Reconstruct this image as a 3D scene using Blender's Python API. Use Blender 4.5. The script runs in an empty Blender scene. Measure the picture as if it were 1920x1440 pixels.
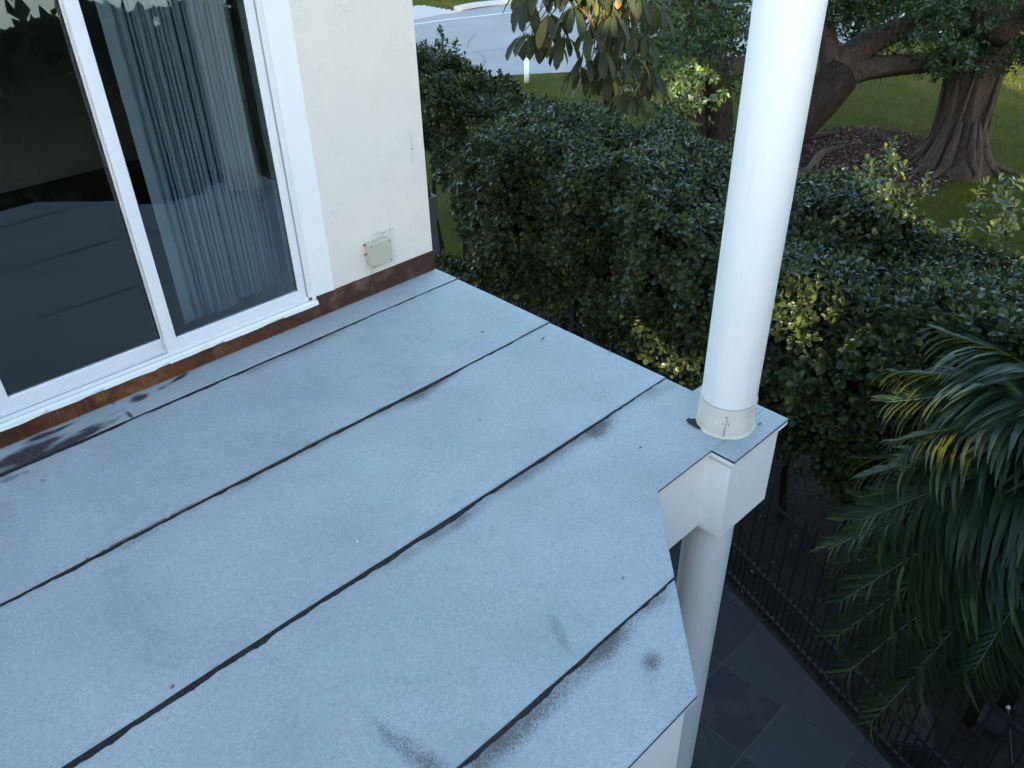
import bpy, bmesh, math, random
import numpy as np
from mathutils import Matrix, Vector
rng = np.random.default_rng(7)
random.seed(7)
scene = bpy.context.scene
C = bpy.data.collections.new("place")
scene.collection.children.link(C)

# ------------------------------------------------------------------ camera
CAM = np.array([-3.181, -4.150, 2.5])
cam = bpy.data.cameras.new("camera")
cam.sensor_width = 36.0
cam.lens = 1530.0 / 1920.0 * 36.0
cam.clip_start = 0.05
cam.clip_end = 600.0
cam_o = bpy.data.objects.new("camera", cam)
cam_o.matrix_world = Matrix(((0.719995, 0.398966, -0.567831, CAM[0]),
                             (-0.693675, 0.389533, -0.605870, CAM[1]),
                             (-0.020533, 0.830114, 0.557215, CAM[2]),
                             (0, 0, 0, 1)))
scene.collection.objects.link(cam_o)
scene.camera = cam_o

# ------------------------------------------------------------------ sky and sun
SUN_EL = math.radians(9.0)
sun_az = np.array([-0.58, -0.81])                       # horizontal direction towards the sun
sun_az = sun_az / np.linalg.norm(sun_az)
TO_SUN = np.array([sun_az[0] * math.cos(SUN_EL), sun_az[1] * math.cos(SUN_EL), math.sin(SUN_EL)])
world = bpy.data.worlds.new("World")
scene.world = world
world.use_nodes = True
wn = world.node_tree
wn.nodes.clear()
sky = wn.nodes.new("ShaderNodeTexSky")
sky.sky_type = 'NISHITA'
sky.sun_disc = False
sky.sun_elevation = SUN_EL
sky.sun_rotation = math.atan2(sun_az[0], sun_az[1]) % (2 * math.pi)
sky.altitude = 0
sky.air_density = 1.0
sky.dust_density = 1.0
sky.ozone_density = 1.5
bg = wn.nodes.new("ShaderNodeBackground")
bg.inputs[1].default_value = 0.15
wo = wn.nodes.new("ShaderNodeOutputWorld")
wn.links.new(sky.outputs[0], bg.inputs[0])
wn.links.new(bg.outputs[0], wo.inputs[0])
sun = bpy.data.lights.new("sun", 'SUN')
sun.energy = 2.8
sun.angle = math.radians(0.53)
sun.color = (1.0, 0.85, 0.60)
sun_o = bpy.data.objects.new("sun", sun)
sun_o.rotation_euler = Vector(TO_SUN).to_track_quat('Z', 'Y').to_euler()
sun_o.location = (-6, -16, 12)
scene.collection.objects.link(sun_o)
scene.view_settings.view_transform = 'Standard'
scene.view_settings.look = 'None'
scene.view_settings.gamma = 1.0
scene.view_settings.exposure = 3.3
scene.view_settings.use_curve_mapping = False
GZ = -3.0                                                # garden level; the balcony roof is z = 0

# ------------------------------------------------------------------ helpers
def project(P):
    R = np.array(cam_o.matrix_world)[:3, :3]
    c = (np.asarray(P) - CAM) @ R
    d = -c[..., 2]
    return 960 + 1530 * c[..., 0] / d, 720 - 1530 * c[..., 1] / d, d

def at(px, py, d):
    """the point d metres in front of the camera along a picture direction"""
    R = np.array(cam_o.matrix_world)[:3, :3]
    return CAM + R @ np.array([(px - 960) / 1530 * d, -(py - 720) / 1530 * d, -d])

def tag(o, label=None, cat=None, group=None, kind=None):
    if label: o["label"] = label
    if cat: o["category"] = cat
    if group: o["group"] = group
    if kind: o["kind"] = kind
    return o

def empty(name, loc=(0, 0, 0), label=None, cat=None, group=None):
    o = bpy.data.objects.new(name, None)
    o.empty_display_size = 0.2
    o.location = loc
    C.objects.link(o)
    return tag(o, label, cat, group)

def obj(name, me, parent=None, mat=None, keep=True):
    """link a mesh; vertices are in world space unless keep is False"""
    if mat is not None and not me.materials:
        for m in (mat if isinstance(mat, (list, tuple)) else [mat]):
            me.materials.append(m)
    o = bpy.data.objects.new(name, me)
    C.objects.link(o)
    if parent is not None:
        o.parent = parent
        if keep:
            p = parent
            off = Vector((0, 0, 0))
            while p is not None:
                off += p.location
                p = p.parent
            o.location = -off
    return o

def mesh(name, V, F, smooth=False, mi=None):
    me = bpy.data.meshes.new(name)
    me.from_pydata([tuple(map(float, v)) for v in V], [], [tuple(int(i) for i in f) for f in F])
    if smooth:
        me.polygons.foreach_set("use_smooth", [True] * len(me.polygons))
    if mi is not None:
        me.polygons.foreach_set("material_index", mi)
    me.update()
    return me

def big_mesh(name, V, F, smooth=True, attr=None):
    """fast path: V (n,3), F (m,k) all the same polygon size; attr = dict of per-vertex floats"""
    V = np.ascontiguousarray(V, np.float32); F = np.ascontiguousarray(F, np.int32)
    me = bpy.data.meshes.new(name)
    m, k = F.shape
    me.vertices.add(len(V)); me.vertices.foreach_set("co", V.ravel())
    me.loops.add(m * k); me.loops.foreach_set("vertex_index", F.ravel())
    me.polygons.add(m)
    me.polygons.foreach_set("loop_start", np.arange(0, m * k, k, dtype=np.int32))
    me.polygons.foreach_set("loop_total", np.full(m, k, np.int32))
    me.polygons.foreach_set("use_smooth", np.full(m, smooth))
    for n, a in (attr or {}).items():
        at = me.attributes.new(n, 'FLOAT', 'POINT')
        at.data.foreach_set("value", np.ascontiguousarray(a, np.float32))
    me.update(calc_edges=True)
    return me

def box_vf(lo, hi, V, F):
    b = len(V)
    x0, y0, z0 = lo; x1, y1, z1 = hi
    V += [(x0, y0, z0), (x1, y0, z0), (x1, y1, z0), (x0, y1, z0), (x0, y0, z1), (x1, y0, z1), (x1, y1, z1), (x0, y1, z1)]
    F += [(b, b + 3, b + 2, b + 1), (b + 4, b + 5, b + 6, b + 7), (b, b + 1, b + 5, b + 4), (b + 1, b + 2, b + 6, b + 5),
          (b + 2, b + 3, b + 7, b + 6), (b + 3, b, b + 4, b + 7)]

def boxes(name, bs, mat, parent=None, bevel=0.0):
    V, F = [], []
    for lo, hi in bs: box_vf(lo, hi, V, F)
    me = mesh(name, V, F)
    if bevel:
        bm = bmesh.new(); bm.from_mesh(me)
        bmesh.ops.bevel(bm, geom=bm.edges[:], offset=bevel, segments=2, affect='EDGES', profile=0.6)
        bm.to_mesh(me); bm.free()
    return obj(name, me, parent, mat)

def vnoise(x, y, s=0):
    """smooth value noise, vectorised, 0..1"""
    x = np.asarray(x, float); y = np.asarray(y, float)
    xi = np.floor(x).astype(np.int64); yi = np.floor(y).astype(np.int64)
    fx = x - xi; fy = y - yi
    fx = fx * fx * (3 - 2 * fx); fy = fy * fy * (3 - 2 * fy)
    def h(a, b):
        n = (a * 374761393 + b * 668265263 + s * 1442695041) & 0xFFFFFFFF
        n = ((n ^ (n >> 13)) * 1274126177) & 0xFFFFFFFF
        return ((n ^ (n >> 16)) & 0xFFFF) / 65535.0
    return (h(xi, yi) * (1 - fx) + h(xi + 1, yi) * fx) * (1 - fy) + (h(xi, yi + 1) * (1 - fx) + h(xi + 1, yi + 1) * fx) * fy

def fnoise(x, y, s=0, o=3):
    t = 0; a = 0.5; n = 0
    for k in range(o):
        t = t + a * vnoise(np.asarray(x) * 2 ** k, np.asarray(y) * 2 ** k, s + k); n += a; a *= 0.5
    return t / n

def tube(pts, rad, seg=10, mod=None, cap=True, V=None, F=None):
    """loft a tube along pts; rad per point; mod(theta, i) multiplies the radius"""
    pts = [Vector(p) for p in pts]
    V = [] if V is None else V; F = [] if F is None else F
    b0 = len(V)
    up = Vector((0.31, 0.22, 0.93))
    prev = None
    for i, p in enumerate(pts):
        t = (pts[min(i + 1, len(pts) - 1)] - pts[max(i - 1, 0)]).normalized()
        if prev is None:
            a = t.orthogonal().normalized()
        else:
            a = (prev - t * prev.dot(t)).normalized()
        prev = a
        b = t.cross(a)
        for j in range(seg):
            th = 2 * math.pi * j / seg
            r = rad[i] * (mod(th, i) if mod else 1.0)
            V.append(tuple(p + a * (r * math.cos(th)) + b * (r * math.sin(th))))
    for i in range(len(pts) - 1):
        for j in range(seg):
            j2 = (j + 1) % seg
            F.append((b0 + i * seg + j, b0 + i * seg + j2, b0 + (i + 1) * seg + j2, b0 + (i + 1) * seg + j))
    if cap:
        F.append(tuple(b0 + j for j in reversed(range(seg))))
        F.append(tuple(b0 + (len(pts) - 1) * seg + j for j in range(seg)))
    return V, F

def curve_pts(ctrl, n):
    """Catmull-Rom through control points"""
    c = [Vector(p) for p in ctrl]
    c = [c[0] * 2 - c[1]] + c + [c[-1] * 2 - c[-2]]
    out = []
    m = len(c) - 3
    for k in range(n):
        u = k / (n - 1) * m
        i = min(int(u), m - 1); t = u - i
        p0, p1, p2, p3 = c[i:i + 4]
        out.append(0.5 * ((2 * p1) + (p2 - p0) * t + (2 * p0 - 5 * p1 + 4 * p2 - p3) * t * t + (3 * p1 - p0 - 3 * p2 + p3) * t ** 3))
    return out

# ------------------------------------------------------------------ materials
class NT:
    def __init__(s, name, rough=0.6, spec=0.4):
        s.m = bpy.data.materials.new(name); s.m.use_nodes = True
        s.t = s.m.node_tree; s.n = s.t.nodes; s.l = s.t.links
        s.b = s.n["Principled BSDF"]
        s.b.inputs["Roughness"].default_value = rough
        s.b.inputs["Specular IOR Level"].default_value = spec
        s.co = s.n.new("ShaderNodeTexCoord").outputs["Object"]
    def noise(s, scale, detail=3, rough=0.55, dist=0, vec=None):
        n = s.n.new("ShaderNodeTexNoise"); n.inputs["Scale"].default_value = scale
        n.inputs["Detail"].default_value = detail; n.inputs["Roughness"].default_value = rough
        n.inputs["Distortion"].default_value = dist
        s.l.new(vec or s.co, n.inputs["Vector"]); return n.outputs[0]
    def mapv(s, scale, loc=(0, 0, 0), rot=(0, 0, 0)):
        n = s.n.new("ShaderNodeMapping"); n.inputs["Scale"].default_value = scale
        n.inputs["Location"].default_value = loc; n.inputs["Rotation"].default_value = rot
        s.l.new(s.co, n.inputs[0]); return n.outputs[0]
    def ramp(s, fac, stops):
        r = s.n.new("ShaderNodeValToRGB"); e = r.color_ramp.elements
        while len(e) < len(stops): e.new(0.5)
        for k, (p, c) in enumerate(stops):
            e[k].position = p
            e[k].color = (*c, 1) if isinstance(c, (tuple, list)) else (c, c, c, 1)
        s.l.new(fac, r.inputs[0]); return r.outputs[0]
    def mix(s, fac, a, b, mode='MIX'):
        m = s.n.new("ShaderNodeMix"); m.data_type = 'RGBA'; m.blend_type = mode
        for sock, v in ((m.inputs[0], fac), (m.inputs[6], a), (m.inputs[7], b)):
            if isinstance(v, (int, float)): sock.default_value = v
            elif isinstance(v, tuple): sock.default_value = (*v, 1)
            else: s.l.new(v, sock)
        return m.outputs[2]
    def math(s, op, a, b=None, clamp=False):
        m = s.n.new("ShaderNodeMath"); m.operation = op; m.use_clamp = clamp
        for sock, v in ((m.inputs[0], a), (m.inputs[1], b)):
            if v is None: continue
            if isinstance(v, (int, float)): sock.default_value = v
            else: s.l.new(v, sock)
        return m.outputs[0]
    def attr(s, name):
        a = s.n.new("ShaderNodeAttribute"); a.attribute_name = name; return a.outputs["Fac"]
    def col(s, c):
        if isinstance(c, tuple): s.b.inputs["Base Color"].default_value = (*c, 1)
        else: s.l.new(c, s.b.inputs["Base Color"])
    def bump(s, h, strength=0.3, dist=0.01):
        b = s.n.new("ShaderNodeBump"); b.inputs["Strength"].default_value = strength
        b.inputs["Distance"].default_value = dist
        s.l.new(h, b.inputs["Height"]); s.l.new(b.outputs[0], s.b.inputs["Normal"])
    def rough(s, r): s.l.new(r, s.b.inputs["Roughness"])

def m_roofing():
    t = NT("granule_roofing", 0.85, 0.25)
    fine = t.noise(420, 2, 0.7)
    mid = t.noise(60, 3, 0.7)
    big = t.noise(1.7, 4, 0.6)
    base = t.ramp(fine, [(0.30, (0.155, 0.178, 0.183)), (0.5, (0.255, 0.288, 0.295)), (0.72, (0.40, 0.435, 0.44))])
    base = t.mix(0.30, base, t.ramp(mid, [(0.3, 0.34), (0.7, 0.66)]), 'OVERLAY')
    base = t.mix(0.40, base, t.ramp(big, [(0.3, 0.36), (0.7, 0.62)]), 'OVERLAY')
    scuff = t.noise(3.2, 6, 0.72, 1.4)
    base = t.mix(t.math('MULTIPLY', t.ramp(scuff, [(0.56, 0.0), (0.75, 1.0)]), 0.30), base, (0.16, 0.16, 0.165))
    base = t.mix(t.ramp(t.noise(120, 1, 0.5), [(0.70, 0.0), (0.76, 0.5)]), base, (0.10, 0.10, 0.10))
    base = t.mix(t.ramp(t.noise(150, 1, 0.5, 0, t.mapv((1, 1, 1), (5, 3, 0))), [(0.73, 0.0), (0.78, 0.35)]), base, (0.65, 0.68, 0.69))
    spk = t.ramp(t.noise(38, 1, 0.5), [(0.72, 0.0), (0.78, 1.0)])
    base = t.mix(t.math('MULTIPLY', spk, 0.25), base, (0.12, 0.11, 0.11))
    d = t.attr("dirt")
    g = t.math('ADD', t.math('MULTIPLY', fine, 0.9), t.math('MULTIPLY', mid, 0.7))
    gr = t.ramp(t.noise(230, 2, 0.85), [(0.40, 0.0), (0.60, 1.0)])
    dm = t.math('ADD', t.math('MULTIPLY', d, 2.1), t.math('SUBTRACT', t.math('MULTIPLY', gr, 0.9), 0.85))
    dm = t.math('MULTIPLY', dm, t.ramp(d, [(0.02, 0.0), (0.22, 1.0)]), True)
    base = t.mix(t.math('MULTIPLY', dm, 0.88, True), base, t.ramp(mid, [(0.3, (0.030, 0.027, 0.025)), (0.7, (0.085, 0.070, 0.058))]))
    k = t.attr("tar")
    km = t.math('ADD', t.math('MULTIPLY', k, 2.0), t.math('SUBTRACT', g, 1.25))
    km = t.math('MULTIPLY', km, t.ramp(k, [(0.05, 0.0), (0.2, 1.0)]), True)
    base = t.mix(km, base, t.ramp(mid, [(0.35, (0.018, 0.014, 0.018)), (0.7, (0.07, 0.055, 0.062))]))
    t.col(base)
    t.bump(t.math('ADD', fine, t.math('MULTIPLY', mid, 0.6)), 0.45, 0.003)
    return t.m

def m_bitumen():
    t = NT("black_bitumen", 0.8, 0.15)
    n = t.noise(70, 4)
    t.col(t.ramp(n, [(0.3, (0.008, 0.008, 0.009)), (0.8, (0.030, 0.028, 0.028))]))
    t.bump(n, 0.6, 0.004)
    return t.m

def m_stucco(name, c, bump=0.5):
    t = NT(name, 0.85, 0.2)
    a = t.noise(22, 6, 0.7, 0.5); b = t.noise(2.2, 5, 0.65); crk = t.noise(16, 6, 0.75, 1.2)
    col = t.mix(0.25, c, t.ramp(b, [(0.3, tuple(x * 0.86 for x in c)), (0.7, tuple(min(1, x * 1.06) for x in c))]))
    mk = t.ramp(crk, [(0.485, 0.0), (0.497, 1.0), (0.503, 1.0), (0.515, 0.0)])
    mk = t.math('MULTIPLY', mk, t.ramp(t.noise(5, 3), [(0.50, 0.0), (0.66, 0.5)]))
    pit = t.ramp(t.noise(26, 4, 0.7), [(0.62, 0.0), (0.75, 0.16)])
    col = t.mix(pit, col, tuple(x * 0.70 for x in c))
    col = t.mix(mk, col, tuple(x * 0.55 for x in c))
    t.col(col); t.bump(t.math('ADD', a, t.math('MULTIPLY', crk, 0.5)), bump, 0.012)
    return t.m

def m_paint(name, c, rough=0.45, dirt=0.25, scale=6.0, streaks=False):
    t = NT(name, rough, 0.4)
    a = t.noise(scale, 5, 0.65); b = t.noise(70, 2)
    f = t.math('MULTIPLY', t.ramp(a, [(0.55, 0.0), (0.75, 1.0)]), dirt)
    col = t.mix(f, c, tuple(x * 0.6 for x in c))
    sp = t.ramp(t.noise(55, 2, 0.6), [(0.74, 0.0), (0.78, dirt)])
    col = t.mix(sp, col, tuple(x * 0.3 for x in c))
    if streaks:                                            # thin rain streaks, scuffs and roller texture
        sk = t.noise(9, 4, 0.6, 0.2, t.mapv((3.5, 3.5, 0.22)))
        col = t.mix(t.ramp(sk, [(0.56, 0.0), (0.74, 0.16)]), col, tuple(x * 0.62 for x in c))
        sc = t.noise(14, 5, 0.8, 2.0)
        col = t.mix(t.ramp(sc, [(0.68, 0.0), (0.72, 0.35)]), col, tuple(x * 0.5 for x in c))
        b = t.math('ADD', b, t.math('MULTIPLY', t.noise(5, 4, 0.6), 1.5))
    t.col(col); t.bump(b, 0.15 if streaks else 0.06, 0.004)
    return t.m

def m_rust():
    t = NT("rusty_flashing", 0.6, 0.35)
    a = t.noise(4.5, 5, 0.65, 0.6); b = t.noise(24, 5, 0.7)
    st = t.noise(3, 3, 0.6, 0, t.mapv((14, 1, 1)))
    col = t.ramp(a, [(0.30, (0.028, 0.009, 0.005)), (0.45, (0.085, 0.024, 0.009)), (0.58, (0.14, 0.050, 0.016)), (0.74, (0.24, 0.11, 0.045))])
    col = t.mix(t.math('MULTIPLY', t.ramp(b, [(0.5, 0.0), (0.72, 1.0)]), 0.5), col, (0.05, 0.028, 0.020))
    col = t.mix(t.math('MULTIPLY', t.ramp(st, [(0.58, 0.0), (0.72, 1.0)]), 0.35), col, (0.30, 0.22, 0.17))
    sx = t.n.new("ShaderNodeSeparateXYZ"); t.l.new(t.co, sx.inputs[0])
    rt = t.math('MULTIPLY_ADD', sx.outputs[0], 0.75); rt.node.inputs[2].default_value = 1.35   # coated dark brown towards the corner
    col = t.mix(t.math('MULTIPLY', t.math('MINIMUM', t.math('MAXIMUM', rt, 0.0), 1.0), 0.85), col, t.mix(t.ramp(a, [(0.52, 0.0), (0.66, 0.55)]), t.ramp(b, [(0.3, (0.022, 0.010, 0.007)), (0.62, (0.055, 0.026, 0.018))]), (0.17, 0.12, 0.10)))
    t.col(col); t.bump(b, 0.35, 0.006)
    return t.m

def m_glass():
    m = bpy.data.materials.new("window_glass"); m.use_nodes = True
    n = m.node_tree.nodes; l = m.node_tree.links; n.clear()
    o = n.new("ShaderNodeOutputMaterial"); mx = n.new("ShaderNodeMixShader")
    tr = n.new("ShaderNodeBsdfTransparent"); tr.inputs[0].default_value = (0.86, 0.92, 0.94, 1)
    gl = n.new("ShaderNodeBsdfGlossy"); gl.inputs["Roughness"].default_value = 0.0
    fr = n.new("ShaderNodeFresnel"); fr.inputs[0].default_value = 1.66
    l.new(fr.outputs[0], mx.inputs[0]); l.new(tr.outputs[0], mx.inputs[1]); l.new(gl.outputs[0], mx.inputs[2])
    l.new(mx.outputs[0], o.inputs[0])
    return m

def m_leaf(name, stops, rough=0.35, trans=0.15, tcol=(0.16, 0.22, 0.03), spec=0.5):
    """leaf colour varies by the per-leaf attribute rnd (or by object when there is none)"""
    t = NT(name, rough, spec)
    oi = t.n.new("ShaderNodeObjectInfo")
    r = t.math('ADD', t.attr("rnd"), t.math('MULTIPLY', oi.outputs["Random"], t.attr("one")))
    c = t.ramp(r, stops)
    c = t.mix(0.30, c, t.ramp(t.noise(30, 2), [(0.3, 0.3), (0.7, 0.7)]), 'OVERLAY')
    t.col(c)
    tl = t.n.new("ShaderNodeBsdfTranslucent"); tl.inputs[0].default_value = (*tcol, 1)
    mx = t.n.new("ShaderNodeMixShader"); mx.inputs[0].default_value = trans
    out = t.n["Material Output"]
    t.l.new(t.b.outputs[0], mx.inputs[1]); t.l.new(tl.outputs[0], mx.inputs[2]); t.l.new(mx.outputs[0], out.inputs[0])
    return t.m

def m_bark(name, a, b):
    t = NT(name, 0.9, 0.06)
    v = t.mapv((5, 5, 1.1))
    n = t.noise(3.0, 6, 0.65, 0.8, v); f = t.noise(26, 4, 0.7)
    c = t.ramp(n, [(0.3, a), (0.7, b)])
    c = t.mix(0.4, c, t.ramp(f, [(0.25, 0.25), (0.75, 0.75)]), 'OVERLAY')
    t.col(c); t.bump(t.math('ADD', n, t.math('MULTIPLY', f, 0.9)), 1.0, 0.05)
    return t.m

def m_ground(name, stops, s1, s2, bump, dist, rough=0.95, vary=False):
    t = NT(name, rough, 0.06)
    a = t.noise(s1, 5, 0.6, 0.3); b = t.noise(s2, 4, 0.75)
    c = t.ramp(t.math('ADD', t.math('MULTIPLY', a, 0.55), t.math('MULTIPLY', b, 0.45)), stops)
    if vary:                                               # every piece a little lighter or darker
        oi = t.n.new("ShaderNodeObjectInfo")
        c = t.mix(0.7, c, t.ramp(oi.outputs["Random"], [(0.0, 0.36), (1.0, 0.66)]), 'OVERLAY')
        c = t.mix(t.ramp(t.noise(2.3, 5, 0.7, 0.8), [(0.52, 0.0), (0.72, 0.5)]), c, (0.075, 0.070, 0.066))
    t.col(c); t.bump(b, bump, dist)
    return t.m

def m_water():
    t = NT("canal_water", 0.08, 0.5)
    t.col((0.02, 0.03, 0.03))
    t.bump(t.noise(2.0, 3, 0.6, 0, t.mapv((1, 2.2, 1))), 0.25, 0.05)
    return t.m

M = dict(
    roofing=m_roofing(), bitumen=m_bitumen(),
    stucco=m_stucco("cream_stucco", (0.71, 0.655, 0.57)), fascia=m_stucco("white_stucco", (0.82, 0.83, 0.77), 0.3),
    trim=m_paint("white_trim_paint", (0.77, 0.76, 0.73), 0.5, 0.15), column=m_paint("white_column_paint", (0.765, 0.77, 0.74), 0.45, 0.16, 2.2, True),
    collar=m_paint("cream_collar_paint", (0.60, 0.56, 0.48), 0.7, 0.75, 16), alu=m_paint("white_aluminium", (0.70, 0.70, 0.70), 0.35, 0.10),
    track=m_paint("grey_track", (0.30, 0.31, 0.31), 0.5, 0.6, 14), peel=m_paint("flaking_white_paint", (0.74, 0.74, 0.70), 0.6, 0.5, 10),
    rust=m_rust(), glass=m_glass(), blind=m_paint("teal_blind_fabric", (0.46, 0.54, 0.575), 0.8, 0.0),
    box=m_paint("beige_plastic", (0.46, 0.425, 0.33), 0.5, 0.12), steel=m_paint("dark_screw", (0.08, 0.07, 0.06), 0.5, 0),
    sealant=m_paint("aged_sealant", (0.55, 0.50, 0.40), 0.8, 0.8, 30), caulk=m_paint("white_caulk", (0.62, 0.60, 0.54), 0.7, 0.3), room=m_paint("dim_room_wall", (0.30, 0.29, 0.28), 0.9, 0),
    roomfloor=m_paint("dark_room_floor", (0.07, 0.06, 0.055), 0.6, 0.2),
    iron=m_paint("black_iron", (0.012, 0.012, 0.013), 0.5, 0), grey=m_stucco("grey_post_render", (0.11, 0.11, 0.11), 0.3),
    hedge=m_leaf("clusia_leaf", [(0.0, (0.010, 0.017, 0.007)), (0.55, (0.019, 0.029, 0.010)), (0.86, (0.036, 0.048, 0.013)), (1.0, (0.095, 0.095, 0.020))], 0.40, 0.10, (0.14, 0.15, 0.015), 0.20),
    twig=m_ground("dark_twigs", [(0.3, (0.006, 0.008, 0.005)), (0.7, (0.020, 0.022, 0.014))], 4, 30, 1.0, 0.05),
    ficus=m_leaf("ficus_leaf", [(0.0, (0.009, 0.020, 0.007)), (0.6, (0.018, 0.038, 0.011)), (1.0, (0.055, 0.085, 0.02))], 0.42, 0.14, (0.14, 0.18, 0.02), 0.35),
    schef=m_leaf("umbrella_tree_leaf", [(0.0, (0.012, 0.018, 0.010)), (0.90, (0.028, 0.034, 0.013)), (0.97, (0.10, 0.08, 0.02)), (1.0, (0.18, 0.06, 0.014))], 0.5, 0.12, (0.30, 0.24, 0.05), 0.15),
    palm=m_leaf("palm_leaflet", [(0.0, (0.008, 0.017, 0.010)), (0.8, (0.015, 0.027, 0.012)), (1.0, (0.05, 0.075, 0.025))], 0.45, 0.14, (0.36, 0.38, 0.05), 0.16),
    rachis=m_paint("palm_rachis", (0.030, 0.040, 0.014), 0.5, 0.3), darkbark=m_bark("dark_ficus_bark", (0.018, 0.012, 0.009), (0.055, 0.038, 0.028)), bark=m_bark("ficus_bark", (0.040, 0.027, 0.019), (0.12, 0.084, 0.062)),
    stem=m_bark("hedge_stem", (0.018, 0.014, 0.011), (0.05, 0.042, 0.034)),
    lawn=m_ground("lawn", [(0.30, (0.024, 0.029, 0.003)), (0.52, (0.052, 0.056, 0.005)), (0.72, (0.11, 0.09, 0.014))], 0.9, 55, 1.0, 0.05),
    blade=m_leaf("grass_blade", [(0.0, (0.036, 0.044, 0.003)), (0.7, (0.072, 0.076, 0.006)), (1.0, (0.17, 0.125, 0.03))], 0.6, 0.2, (0.14, 0.16, 0.01), 0.08),
    road=m_ground("worn_asphalt", [(0.25, (0.165, 0.16, 0.15)), (0.55, (0.225, 0.215, 0.205)), (0.8, (0.28, 0.27, 0.255))], 0.35, 60, 0.3, 0.008),
    concrete=m_ground("concrete_kerb", [(0.25, (0.20, 0.19, 0.18)), (0.75, (0.42, 0.41, 0.39))], 1.5, 40, 0.4, 0.01),
    paver=m_ground("brick_paver", [(0.25, (0.26, 0.24, 0.23)), (0.75, (0.42, 0.40, 0.38))], 2.0, 40, 0.4, 0.01),
    line=m_paint("white_road_paint", (0.42, 0.41, 0.39), 0.6, 0.4),
    tile=m_ground("slate_tile", [(0.25, (0.026, 0.026, 0.029)), (0.75, (0.046, 0.046, 0.050))], 1.2, 30, 0.15, 0.004, 0.6, True),
    stone=m_ground("old_concrete_slab", [(0.25, (0.030, 0.027, 0.026)), (0.75, (0.058, 0.053, 0.050))], 3, 40, 0.4, 0.01),
    grout=m_paint("pale_grout", (0.085, 0.08, 0.075), 0.9, 0.2),
    soil=m_ground("dark_soil", [(0.25, (0.012, 0.009, 0.008)), (0.55, (0.032, 0.025, 0.022)), (0.8, (0.07, 0.056, 0.048))], 2.5, 26, 1.0, 0.04),
    mulch=m_ground("brown_mulch", [(0.25, (0.028, 0.012, 0.006)), (0.55, (0.075, 0.034, 0.018)), (0.8, (0.15, 0.08, 0.05))], 1.6, 30, 1.0, 0.05),
    chip=m_leaf("wood_chip", [(0.0, (0.030, 0.015, 0.010)), (0.8, (0.085, 0.045, 0.032)), (1.0, (0.26, 0.18, 0.14))], 0.9, 0.0, spec=0.05),
    water=m_water(), pvc=m_paint("white_bollard", (0.72, 0.71, 0.68), 0.5, 0.3),
    dead=m_paint("dead_leaf", (0.05, 0.045, 0.03), 0.7, 0), pale=m_paint("pale_dry_leaf", (0.5, 0.48, 0.40), 0.7, 0.1),
)

# ------------------------------------------------------------------ leaves
def leaf_template(shape):
    """half-folded leaf along +x, length 1, normal +z: returns verts, quads"""
    V = []; F = []
    for (x, w, z) in shape:
        V += [(x, -w, z + 0.28 * w), (x, 0, z), (x, w, z + 0.28 * w)]
    for i in range(len(shape) - 1):
        a = i * 3; b = a + 3
        F += [(a, b, b + 1, a + 1), (a + 1, b + 1, b + 2, a + 2)]
    return np.array(V), np.array(F)

L_CLUSIA = leaf_template([(0, 0.03, 0), (0.35, 0.19, 0.05), (0.72, 0.27, 0.04), (0.93, 0.16, -0.02), (1.0, 0.02, -0.05)])
L_FICUS = leaf_template([(0, 0.02, 0), (0.45, 0.26, 0.04), (1.0, 0.02, -0.10)])
L_SCHEF = leaf_template([(0, 0.012, 0), (0.14, 0.012, 0.01), (0.35, 0.11, 0.03), (0.68, 0.155, 0.0), (0.92, 0.10, -0.06), (1.0, 0.02, -0.10)])
L_PALM = leaf_template([(0, 0.012, 0), (0.18, 0.042, 0.03), (0.45, 0.048, 0.02), (0.72, 0.036, -0.07), (0.9, 0.016, -0.20), (1.0, 0.003, -0.30)])
L_CARD = leaf_template([(0, 0.03, 0), (0.5, 0.30, 0.05), (1.0, 0.03, -0.05)])
L_BLADE = (np.array([(0, -0.06, 0), (0, 0.06, 0), (0.55, 0.05, 0.0), (0.55, -0.05, 0.0), (1, 0.004, -0.18), (1, -0.004, -0.18)]), np.array([(0, 1, 2, 3), (3, 2, 4, 5)]))

def frames(d, n):
    """rotation matrices whose columns are leaf axis d, side, and a normal near n"""
    d = d / np.linalg.norm(d, axis=1, keepdims=True)
    s = np.cross(n, d); ls = np.linalg.norm(s, axis=1, keepdims=True)
    bad = ls[:, 0] < 1e-4
    s[bad] = np.cross(np.array([0.3, 0.5, 0.81]), d[bad]); ls = np.linalg.norm(s, axis=1, keepdims=True)
    s = s / ls
    return np.stack([d, s, np.cross(d, s)], axis=2)

def leaves_mesh(name, tpl, P, Rm, S, rnd):
    V0, F0 = tpl
    N = len(P); k = len(V0)
    V = np.einsum('nij,kj->nki', Rm, V0) * S[:, None, None] + P[:, None, :]
    F = (F0[None] + (np.arange(N) * k)[:, None, None]).reshape(-1, F0.shape[1])
    return big_mesh(name, V.reshape(-1, 3), F, True, {"rnd": np.repeat(rnd, k), "one": np.zeros(N * k)})

def leaf_unit(name, tpl, mat):
    V0, F0 = tpl
    me = big_mesh(name, V0, F0, True, {"rnd": np.zeros(len(V0)), "one": np.ones(len(V0))})
    me.materials.append(mat)
    return me

def leaf_objects(name, me, parent, P, Rm, S):
    for p, r, s in zip(P, Rm, S):
        o = bpy.data.objects.new(name, me)
        C.objects.link(o)
        o.parent = parent
        m = Matrix([[r[i, j] * s for j in range(3)] + [p[i]] for i in range(3)] + [[0, 0, 0, 1]])
        q = parent; off = Vector((0, 0, 0))
        while q is not None:
            off += q.location; q = q.parent
        o.matrix_basis = Matrix.Translation(-off) @ m

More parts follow.
